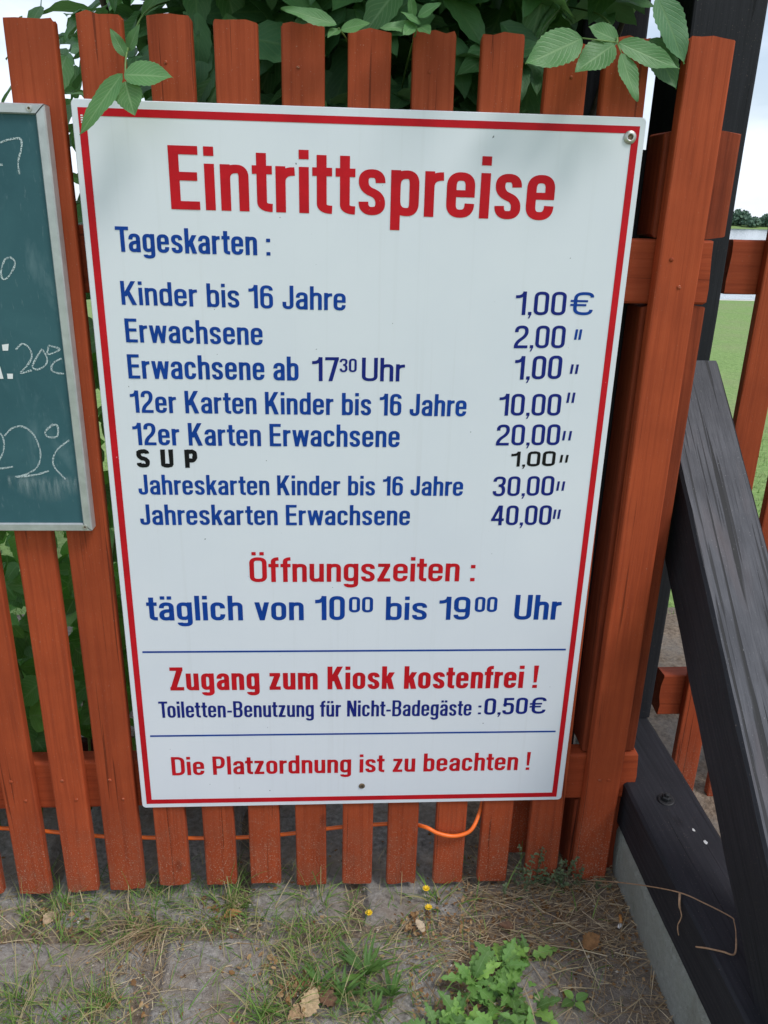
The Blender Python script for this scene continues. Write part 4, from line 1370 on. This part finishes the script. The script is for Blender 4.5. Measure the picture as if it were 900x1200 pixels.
# low leafy plant behind the left pickets
low = thing('leafy_climber', 'low leafy climber seen between the left pickets under the chalkboard', 'plant', (-0.25, 0.3, 0))
loff = -Vector(low.location)
rl = random.Random(9)
mb = MB()
def broad_leaf(mb, c, d, size, nrm, rg, mi=0):
    leaf_geo(mb, c, c + d.normalized() * size, size * rg.uniform(.75, .95), nrm, rg.uniform(.05, .25), rg.uniform(.02, .15), .03, 9, rg.randrange(10 ** 6), 0, mi)
for i in range(1150):
    z = rl.uniform(0.20, 1.0); x = rl.uniform(-0.85, 0.12); y = 0.10 + 0.75 * rl.random() ** 1.2
    if z < 0.50 - 0.74 * y or (y < .2 and rl.random() < .35): continue
    if z > 0.80 and rl.random() < .75: continue
    broad_leaf(mb, Vector((x, y, z)), Vector((rl.uniform(-1, 1), rl.uniform(-.8, .1), rl.uniform(-1, .25))), rl.uniform(.04, .10), Vector((rl.uniform(-1, 1), -1, rl.uniform(-.2, 1.6))), rl)
for i in range(170):
    z = rl.uniform(0.95, 1.72); x = rl.uniform(-0.12, 0.14); y = rl.uniform(0.2, 0.8)
    broad_leaf(mb, Vector((x, y, z)), Vector((rl.uniform(-1, 1), rl.uniform(-.8, .1), rl.uniform(-1, .25))), rl.uniform(.05, .09), Vector((rl.uniform(-.5, .5), -1, rl.uniform(.2, 1.1))), rl)
mb.build('foliage', LEAF_LOW, low, loff, True)
for i in range(9):
    mb = MB(); x = -0.8 + i * 0.11; y = rl.uniform(.25, .5)
    mb.tube(smooth_path([(x, y, 0), (x + rl.uniform(-.05, .05), y - .03, .4), (x + rl.uniform(-.08, .08), y + .03, .95), (x + rl.uniform(-.1, .1), y, 1.3 if i > 6 else .98)], 5), 0.004, 6)
    mb.build('stem', STEM, low, loff, True)

# ================================================================ ground cover
def blade(mb, p, d, L, w, droop, rg, seg=4, up=0.0):
    """ribbon starting at p, heading d, bending down by droop"""
    d = Vector(d).normalized(); sd = d.cross(Vector((0, 0, 1)))
    if sd.length < .05: sd = Vector((1, 0, 0))
    sd.normalize()
    tw = rg.uniform(-.6, .6)
    b0 = len(mb.v); cur = Vector(p); st = L / seg
    for i in range(seg + 1):
        u = i / seg
        ww = w * (1 - u ** 2.2 * 0.92)
        s2 = (sd * math.cos(tw) + Vector((0, 0, 1)) * math.sin(tw))
        mb.v += [tuple(cur + s2 * ww / 2), tuple(cur - s2 * ww / 2)]
        cur = cur + d * st
        d = (d - Vector((0, 0, droop / seg))).normalized()
        gz = ground_z(cur.x, cur.y) + .0015
        if -2 < cur.y < .7 and cur.z < gz: cur.z = gz
    for i in range(seg):
        q = b0 + 2 * i; mb.face((q, q + 1, q + 3, q + 2))

# worn concrete slabs
def slab(x0, x1, y0, y1, top, label, seed):
    rg = random.Random(seed)
    o = thing('paving_slab', label, 'paving slab', ((x0 + x1) / 2, (y0 + y1) / 2, 0), 'worn concrete slabs along the fence foot')
    nx, ny = 80, 64
    mb = MB()
    cx, cy = (x0 + x1) / 2, (y0 + y1) / 2
    for j in range(ny + 1):
        for i in range(nx + 1):
            u, v = i / nx, j / ny
            ex = min(u, 1 - u) * (x1 - x0); ey = min(v, 1 - v) * (y1 - y0)
            e = min(ex, ey)
            x = x0 + (x1 - x0) * u; y = y0 + (y1 - y0) * v
            wob = 0.012 * noise.noise(Vector((x * 9, y * 9, seed))) * (1 - sstep(0, .08, e))
            z = top + 0.004 * noise.noise(Vector((x * 7, y * 7, seed * 3.1))) + 0.0034 * noise.noise(Vector((x * 38, y * 38, seed))) + 0.0016 * noise.noise(Vector((x * 95, y * 95, seed)))
            z -= 0.030 * (1 - sstep(-0.004, 0.030 + .01 * noise.noise(Vector((x * 14, y * 14, 2))), e))
            mb.v.append((x + wob - cx, y + wob - cy, z))
    for j in range(ny):
        for i in range(nx):
            a_ = j * (nx + 1) + i
            mb.face((a_, a_ + 1, a_ + nx + 2, a_ + nx + 1))
    mb.build('slab_body', SLAB, o, (0, 0, 0), True)
slab(-0.90, -0.27, -0.070, 0.36, 0.026, 'worn grey slab at the far left under the first pickets', 1)
slab(-0.255, 0.205, -0.075, 0.36, 0.030, 'worn grey slab under the pickets left of the sign', 2)
slab(0.222, 0.500, -0.082, 0.36, 0.033, 'pale worn slab under the middle pickets behind the brown leaf', 3)
slab(0.512, 0.800, -0.088, 0.36, 0.033, 'worn grey slab under the pickets behind the yellow flowers', 4)
slab(-0.42, 0.030, -0.52, -0.088, 0.021, 'dirt-covered slab in the left foreground with grass over it', 5)
slab(0.045, 0.330, -0.55, -0.092, 0.024, 'rough dark slab in the left middle foreground', 6)
slab(0.345, 0.78, -0.56, -0.100, 0.018, 'mossy slab in the middle foreground under the leafy weeds', 7)
slab(0.83, 1.10, -0.62, -0.20, 0.047, 'flat grey slab in the right foreground beside the brown leaf', 8)

# straw litter
rg = random.Random(31)
mb = MB()
def in_dense(x, y):
    return 0.62 < x < 1.17 and -0.22 < y < 0.05
cnt = 0
while cnt < 3400:
    x, y = rg.uniform(-0.55, 1.19), rg.uniform(-0.5, 0.30)
    dens = 0.16
    if in_dense(x, y): dens = 1.0
    elif x > 0.85 and y < 0: dens = 0.5
    elif abs(y + 0.085) < 0.03 or abs(x - 0.21) < 0.03 or abs(x - 0.5) < .02: dens = 0.6
    elif -0.1 < x < 0.25 and -0.25 < y < 0.02: dens = 0.5
    if y > 0.1: dens *= .5
    if rg.random() > dens: continue
    cnt += 1
    an = rg.gauss(0, 0.7) if in_dense(x, y) else rg.uniform(0, 6.28)
    if rg.random() < .5: an += math.pi
    L = rg.uniform(.015, .06) if rg.random() < .7 else rg.uniform(.06, .17)
    blade(mb, (x, y, ground_z(x, y) + rg.uniform(.003, .016)), (math.cos(an), math.sin(an), rg.uniform(-.05, .12)), L, rg.uniform(.0009, .0022), .25, rg, 4)
tag(mb.build('dry_straw', STRAW), kind='stuff')
# crumbs of leaf litter and bark
mb = MB()
for i in range(1500):
    if rg.random() < .6: x, y = rg.uniform(.62, 1.17), rg.uniform(-.33, .06)
    else: x, y = rg.uniform(-.55, 1.15), rg.uniform(-.5, .2)
    s_ = rg.uniform(.0015, .0055); n_ = (rv(rg) * .6 + Vector((0, 0, 1))).normalized(); u = n_.orthogonal().normalized(); w = n_.cross(u)
    an = rg.uniform(0, 6.28); u, w = u * math.cos(an) + w * math.sin(an), w * math.cos(an) - u * math.sin(an)
    c = Vector((x, y, ground_z(x, y) + rg.uniform(.001, .008) + (.012 if x < .8 else 0)))
    mb.quad([c + u * s_ * 1.6, c + w * s_, c - u * s_, c - w * s_ * .7])
for (cx, cy, n_, sd_) in ((.385, -.265, 70, .028), (-.23, -.05, 30, .03), (.17, -.055, 40, .03), (.66, -.09, 34, .025), (.30, -.20, 24, .03), (.95, -.06, 60, .07), (.80, -.03, 40, .05), (-.02, -.30, 40, .06)):
    for i in range(n_):
        x, y = rg.gauss(cx, sd_), rg.gauss(cy, sd_ * .8)
        c = Vector((x, y, ground_z(x, y) + rg.uniform(.004, .012) + (.012 if x < .8 else 0)))
        d = (rv(rg) + Vector((0, 0, rg.uniform(-.3, .3)))); d.z *= .3; d.normalize()
        l_ = rg.uniform(.006, .018)
        b0 = len(mb.v)
        leaf_geo(mb, c - d * l_ / 2, c + d * l_ / 2, l_ * rg.uniform(.35, .7), (rv(rg) * .7 + Vector((0, -.3, 1))).normalized(), rg.uniform(-.6, .6), rg.uniform(0, .35), .15, 5, rg.randrange(10 ** 6), rg.uniform(-.5, .5))
tag(mb.build('leaf_litter', DRYLEAF), kind='stuff')
# grit and crumbs of soil
mb = MB()
OCT = [Vector((1, 0, 0)), Vector((0, 1, 0)), Vector((-1, 0, 0)), Vector((0, -1, 0)), Vector((0, 0, 1)), Vector((0, 0, -1))]
for i in range(5200):
    x, y = rg.uniform(-.55, 1.16), rg.uniform(-.45, .12)
    if noise.noise(Vector((x * 9, y * 9, 12))) < -.05 and rg.random() < .8: continue
    s_ = rg.uniform(.0008, .0022) if rg.random() < .9 else rg.uniform(.0022, .005)
    c = Vector((x, y, ground_z(x, y) + s_ * .3 + (.013 if x < .8 else .002)))
    b_ = len(mb.v); q_ = Matrix.Rotation(rg.uniform(0, 3), 3, rv(rg).normalized())
    mb.v += [tuple(c + (q_ @ o_v) * s_ * rg.uniform(.6, 1.2)) for o_v in OCT]
    for k_ in range(4):
        mb.face((b_ + k_, b_ + (k_ + 1) % 4, b_ + 4)); mb.face((b_ + (k_ + 1) % 4, b_ + k_, b_ + 5))
tag(mb.build('soil_grit', m_blades('soil_grit', [(0.08, 0.06, 0.045, 1), (0.24, 0.19, 0.14, 1), (0.42, 0.37, 0.30, 1), (0.58, 0.53, 0.46, 1)], .9, 0.0)), kind='stuff')
# thin grass among the slabs
mb = MB()
for i in range(3600):
    r_ = rg.random()
    if r_ < .35: x, y = rg.gauss(.0, .22), rg.gauss(-.03, .05)
    elif r_ < .6: x, y = rg.gauss(-.18, .16), rg.gauss(-.32, .07)
    elif r_ < .85: x, y = rg.gauss(.42, .11), rg.gauss(-.22, .09)
    else: x, y = rg.uniform(-.4, 1.1), rg.uniform(-.4, .1)
    if x > 1.14: continue
    an = rg.uniform(0, 6.28); el = rg.uniform(.15, 1.2)
    blade(mb, (x, y, ground_z(x, y) + (.010 if x < .8 else 0)), (math.cos(an) * math.cos(el), math.sin(an) * math.cos(el), math.sin(el)), rg.uniform(.02, .07) if rg.random() < .75 else rg.uniform(.06, .13), rg.uniform(.0012, .0028), rg.uniform(.5, 1.6), rg, 5)
tag(mb.build('ground_grass', GRASS), kind='stuff')

# tufts
def tuft(x, y, n, L, label, spread=.9, mat=GRASS, w=.0028, seed=0, lean=None):
    r2 = random.Random(seed)
    mb = MB()
    for i in range(n):
        an = r2.uniform(0, 6.28); el = r2.uniform(.35, 1.45) if spread > .8 else r2.uniform(.8, 1.5)
        if lean: an = r2.gauss(lean[0], lean[1]); el = r2.uniform(.15, .9)
        px, py = x + r2.gauss(0, .016), y + r2.gauss(0, .012)
        blade(mb, (px, py, ground_z(px, py)), (math.cos(an) * math.cos(el), math.sin(an) * math.cos(el), math.sin(el)), L * r2.uniform(.45, 1.1), w * r2.uniform(.6, 1.2), r2.uniform(.5, 1.8), r2, 7)
    for i_, v in enumerate(mb.v): mb.v[i_] = (v[0] - x, v[1] - y, v[2])
    o = mb.build('grass_tuft', mat, None, (x, y, 0))
    tag(o, label, 'grass tuft', 'grass tufts on the ground by the fence')
tuft(0.19, -0.02, 46, .17, 'tall green and straw grass tuft under the second picket right of the sign edge', seed=1)
tuft(0.021, 0.0, 40, .10, 'short grass tuft at the foot of the pickets left of the sign corner', seed=2)
tuft(-0.23, -0.26, 80, .11, 'green grass tuft in the bottom left corner', seed=3)
tuft(0.403, -0.03, 34, .14, 'thin dry grass tuft under the middle pickets', seed=4)
tuft(-0.20, -0.02, 40, .10, 'grass tuft under the first pickets at the left edge', seed=5)
tuft(0.035, -0.075, 46, .21, 'straw coloured clump of long grass bent over the slabs in the left foreground', mat=STRAW, seed=6, w=.0026, lean=(4.0, .55))
tuft(-0.05, -0.285, 60, .10, 'matted yellow-green grass tuft at the bottom edge left of the dark slab', seed=9)
tuft(0.70, -0.03, 36, .10, 'green grass tuft beside the yellow flowers', seed=7, w=.0045)
tuft(0.30, -0.31, 70, .10, 'low mossy grass tuft at the bottom edge left of the dead leaves', seed=8)

ROSE = m_leaf('rosette_leaf', (0.095, 0.205, 0.045, 1), (0.15, 0.27, 0.11, 1), (0.20, 0.33, 0.12, 1), .3)
# broad-leaved rosette (middle foreground)
ros = thing('leafy_weed', 'green rosette with narrow upright leaves in front of the middle slab', 'plant', (0.52, -0.225, 0.02))
r2 = random.Random(14)
for (dx, dy, n_, L) in ((0, 0, 15, .095), (.055, -.055, 10, .075), (-.05, -.05, 10, .07), (.02, -.09, 9, .06), (-.10, -.02, 8, .06)):
    mb = MB()
    for i in range(n_):
        an = 6.28 * i / n_ + r2.uniform(-.3, .3); el = r2.uniform(.45, 1.3)
        d = Vector((math.cos(an) * math.cos(el), math.sin(an) * math.cos(el), math.sin(el)))
        l_ = L * r2.uniform(.7, 1.1)
        leaf_geo(mb, Vector((dx, dy, 0)) + d * .005, Vector((dx, dy, 0)) + d * l_, l_ * r2.uniform(.10, .16), Vector((-d.x * .5, -d.y * .5 - .2, 1)), r2.uniform(.25, .6), .18, .06, 12, r2.randrange(10 ** 6))
    mb.build('leaf_rosette', ROSE, ros, None, True)

# lobed bright green weed at the bottom edge
weed = thing('leafy_weed', 'bright green feathery-leaved weed at the bottom edge of the picture', 'plant', (0.805, -0.292, 0.02))
def lobed_leaf(mb, base, d, L, rg, mi=0):
    d = d.normalized(); up = Vector((0, 0, 1)); nrm = (up * .9 + Vector((0, -.6, 0)) + rv(rg) * .2); nrm = (nrm - d * nrm.dot(d)).normalized(); sd = d.cross(nrm)
    n_ = 7
    for j in range(n_):
        t = .16 + .78 * j / n_
        p = base + d * L * t - up * (.18 * L * t * t)
        for s_ in (-1, 1):
            ln = L * .27 * math.sin(math.pi * (.22 + .66 * t)) * rg.uniform(.8, 1.15)
            dr = (sd * s_ + d * .75 + nrm * rg.uniform(-.1, .3)).normalized()
            leaf_geo(mb, p, p + dr * ln, ln * .50, (nrm + rv(rg) * .25).normalized(), .12, .1, .10, 6, rg.randrange(10 ** 6), 0, mi)
    p = base + d * L * .80 - up * (.13 * L)
    leaf_geo(mb, p, p + (d - up * .2) * L * .30, L * .24, nrm, .1, .1, .10, 7, rg.randrange(10 ** 6), 0, mi)
    pts = [base + d * L * t - up * (.18 * L * t * t) - nrm * .001 for t in (0, .25, .5, .75, .95)]
    mb.tube(pts, [.0018, .0015, .0012, .001, .0007], 5)
mb = MB(); r2 = random.Random(18)
for (dx, dy, n_) in ((0, -.02, 9), (-.09, -.05, 7), (.05, .03, 8), (.02, .055, 6), (.07, -.04, 7), (-.05, .02, 6), (-.14, -.07, 5), (.05, -.10, 6), (.085, .075, 5), (-.02, -.09, 6), (.03, .0, 7), (-.09, -.11, 6), (.09, .02, 4)):
    hub = Vector((dx, dy, r2.uniform(.0, .035)))
    mb.tube(smooth_path([(dx + r2.gauss(0, .01), dy + r2.gauss(0, .01), -.012), hub * .5 + Vector((dx, dy, -.012)) * .5, hub], 3), .0018, 5)
    for i in range(int(n_ * 1.7)):
        an = r2.uniform(0, 6.28); el = r2.uniform(.10, 1.1)
        d = Vector((math.cos(an) * math.cos(el), math.sin(an) * math.cos(el), math.sin(el)))
        l_ = r2.uniform(.032, .070)
        b_ = hub + d * .012
        mb.tube([hub, b_ + d * .004], .0009, 4)
        leaf_geo(mb, b_, b_ + d * l_, l_ * r2.uniform(.40, .52), Vector((-d.x * .6 + r2.gauss(0, .3), -d.y * .6 - .35 + r2.gauss(0, .3), 1)), r2.uniform(.15, .5), r2.uniform(.06, .2), .03, 22, r2.randrange(10 ** 6), 0, 0, r2.choice((4, 4, 5)))
mb.build('leaf_mass', WEED, weed, None, True)

# small wispy weeds at the foot of the last pickets
wisp = thing('wispy_weed', 'thin blue-green weed growing at the foot of the last pickets', 'plant', (1.0, 0.0, 0.04))
mb = MB(); r2 = random.Random(23)
WISP = m_leaf('wispy_leaf', (0.15, 0.215, 0.115, 1), (0.18, 0.25, 0.16, 1), (0.12, 0.18, 0.1, 1), .3)
for i in range(34):
    x = r2.gauss(0, .05); y = r2.gauss(0, .015) - .01
    top = Vector((x + r2.gauss(0, .03), y + r2.gauss(-.005, .012), r2.uniform(.03, .13) if abs(x) < .07 else r2.uniform(.02, .08)))
    pts = smooth_path([(x, y, -.01), ((x + top.x) / 2 + r2.gauss(0, .006), (y + top.y) / 2, top.z * .55), top], 4)
    mb.tube(pts, .0006, 4)
    for j in range(14):
        p = pts[r2.randrange(2, len(pts))]
        d = Vector((r2.gauss(0, 1), r2.gauss(0, 1), r2.uniform(-.2, .9))).normalized(); l_ = r2.uniform(.005, .011)
        leaf_geo(mb, p, p + d * l_, l_ * .55, Vector((0, -.5, 1)), .1, .1, 0, 4, j)
mb.build('stem_mass', WISP, wisp, None, True)
sl = thing('seedling', 'small four-leaved seedling on bare soil at the lower right', 'plant', (0.968, -0.325, 0.05))
mb = MB()
for an, l_ in ((.3, .034), (2.2, .03), (3.6, .036), (5.2, .032)):
    d = Vector((math.cos(an), math.sin(an), .35))
    leaf_geo(mb, d * .004, d * l_, l_ * .6, Vector((0, 0, 1)), .2, .1, .02, 8, int(an * 10))
mb.tube([(0, 0, -.02), (0, 0, .004)], .0012, 5)
mb.build('leaf_rosette', WEED, sl, None, True)

# yellow flowers
def flower(x, y, h, label):
    g = ground_z(x, y)
    o = thing('yellow_flower', label, 'flower', (x, y, g), 'small yellow flowers in front of the fence')
    mb = MB(); mb.tube(smooth_path([(0.004, .003, 0), (.002, .001, h * .5), (0, 0, h)], 4), .0008, 5); mb.build('stem', STEM, o)
    mb = MB()
    for ring, (n_, L, e) in enumerate(((11, .0105, .22), (9, .0075, .7))):
        for i in range(n_):
            an = 6.28 * i / n_ + ring * .3
            d = Vector((math.cos(an) * math.cos(e), math.sin(an) * math.cos(e) - .15, math.sin(e))).normalized()
            sd = d.cross(Vector((0, 0, 1))).normalized() * .0022
            b_ = Vector((0, 0, h)); t_ = b_ + d * L
            mb.quad([b_ - sd * .5, b_ + sd * .5, b_ + d * L * .7 + sd, t_, b_ + d * L * .7 - sd])
    mb.build('petals', YELLOW, o)
flower(0.680, -0.012, .040, 'yellow flower head closest to the pickets, under the cable loop')
flower(0.682, -0.055, .022, 'yellow flower head standing low in front of its neighbour by the slab edge')
flower(0.535, -0.060, .020, 'small yellow flower low on the slab left of the other flowers')
flower(0.380, 0.045, .095, 'yellow-green bud between the middle pickets below the sign')

# dead leaves
def dead_leaf(x, y, L, w, rot, label, seed, cat='dead leaf', lift=.008, mat=DRYLEAF):
    r2 = random.Random(seed)
    mb = MB(); d = Vector((math.cos(rot), math.sin(rot), .12))
    leaf_geo(mb, -d * L / 2, d * L / 2, w, Vector((r2.uniform(-.3, .3), -.25, 1)), r2.uniform(-.25, .3), .25, .13, 12, seed, r2.uniform(-.4, .4))
    o = mb.build('dead_leaf', mat, None, (x, y, ground_z(x, y) + lift + .012), True)
    tag(o, label, cat, 'dead leaves on the ground')
DL = lambda n_, c: m_plain(n_, c, .75, 0, .35, 120, .4)
dead_leaf(1.043, -0.195, .050, .036, .5, 'curled orange-brown leaf on bare soil below the cigarette end', 41, mat=DL('orange_brown_leaf', (.24, .115, .04, 1)))
dead_leaf(0.40, -0.300, .060, .040, 1.2, 'pale tan dead leaf at the bottom edge beside the grass', 42, mat=DL('tan_leaf', (.42, .30, .17, 1)))
dead_leaf(0.435, -0.285, .055, .035, 2.6, 'brown crumpled leaf beside the pale one at the bottom edge', 43, mat=DL('brown_leaf', (.17, .09, .05, 1)))
dead_leaf(0.205, -0.055, .045, .026, .2, 'orange dead leaf on the slab joint under the left pickets', 44, mat=DL('rust_leaf', (.33, .17, .06, 1)))
dead_leaf(-0.225, -0.055, .038, .026, .9, 'beige dead leaf on the left slab under the first pickets', 45, mat=DL('beige_leaf', (.40, .29, .18, 1)))
dead_leaf(0.655, -0.105, .040, .020, 2.0, 'pale dead leaf on the slab below the yellow flowers', 46, mat=DL('pale_leaf', (.48, .38, .26, 1)))
dead_leaf(0.86, -0.125, .036, .022, 2.9, 'dark brown leaf in the straw left of the concrete footing', 47, mat=DL('dark_leaf', (.13, .065, .035, 1)))
dead_leaf(0.37, -0.325, .050, .03, 3.9, 'light brown leaf lowest at the bottom edge', 48, mat=DL('light_brown_leaf', (.34, .22, .12, 1)))

# cigarette end
cg = thing('cigarette_end', 'crushed cigarette end on the soil beside the concrete footing', 'cigarette end', (1.133, -0.137, ground_z(1.133, -0.137) + .006))
mb = MB(); mb.tube([(0, 0, .001), (.004, .010, .002), (.006, .022, .003)], [.0040, .0042, .0038], 10, flat=.75)
mb.build('filter', m_plain('orange_filter_paper', (.55, .24, .06, 1), .8, 0, .2, 200), cg, None, True)
mb = MB(); mb.tube([(0, -.0005, .001), (-.005, -.008, .001), (-.009, -.012, 0)], [.0041, .0046, .0030], 10, flat=.7)
mb.build('paper', m_plain('white_paper', (.72, .70, .68, 1), .8, 0, .1, 200), cg, None, True)

# pebbles
mb = MB()
def pebble(x, y, r_, seed, label):
    bm = bmesh.new(); bmesh.ops.create_icosphere(bm, subdivisions=3, radius=r_)
    for v in bm.verts:
        nn = noise.noise(v.co * (1.2 / r_) * .6 + Vector((seed, 0, 0)))
        v.co *= 1 + .25 * nn; v.co.z *= .62
    me = bpy.data.meshes.new('stone'); bm.to_mesh(me); bm.free()
    o = link_mesh('stone', me, SLAB, None, (x, y, ground_z(x, y) + r_ * .35), True)
    tag(o, label, 'stone')
pebble(1.185, 0.02, .016, 3, 'small grey stone wedged under the red post by the footing')
pebble(0.93, -0.30, .012, 5, 'small stone on bare soil beside the seedling')

# long dry stalk bent across the ground beam
st = [(1.085, -0.004, .058), (1.110, -0.085, .135), (1.135, -0.200, .240), (1.158, -0.313, .336), (1.198, -0.345, .339), (1.236, -0.379, .339), (1.238, -0.390, .339)]
mb = MB(); mb.tube(smooth_path(st, 6), .0013, 6)
st2 = [(1.238, -0.390, .339), (1.229, -0.417, .338), (1.205, -0.462, .338), (1.185, -0.456, .337), (1.160, -0.445, .334), (1.150, -0.425, .315)]
mb.tube(smooth_path(st2, 6), [.0010] * 8 + [.0017] * 23, 6)
st3 = [(1.160, -0.315, .336), (1.156, -0.330, .318), (1.159, -0.340, .300), (1.152, -0.345, .280), (1.154, -0.352, .262)]
mb.tube(smooth_path(st3, 6), [.0024] * 8 + [.0013] * 17, 6)
tag(mb.build('dry_stalk', m_plain('dry_stalk_brown', (.34, .20, .115, 1), .8, 0, .3, 90), None, None, True), 'long dry brown stalk bent across the black ground beam', 'stalk')

# lawn blades near the fence's far side
mb = MB(); rg = random.Random(77)
for i in range(15000):
    if rg.random() < .55: x, y = rg.uniform(1.2, 4.2), rg.uniform(.75, 5.0)
    else: x, y = rg.uniform(-2.2, 1.2), rg.uniform(.9, 4.0)
    an = rg.uniform(0, 6.28); h_ = rg.uniform(.02, .055); s_ = rg.uniform(.002, .004)
    c = Vector((x, y, -.015)); l = Vector((math.cos(an) * h_ * .7, math.sin(an) * h_ * .7, h_))
    sd = Vector((-math.sin(an), math.cos(an), 0)) * s_
    mb.v += [tuple(c - sd), tuple(c + sd), tuple(c + l)]; b_ = len(mb.v); mb.face((b_ - 3, b_ - 2, b_ - 1))
tag(mb.build('lawn_grass', LAWN_BLADES), kind='stuff')
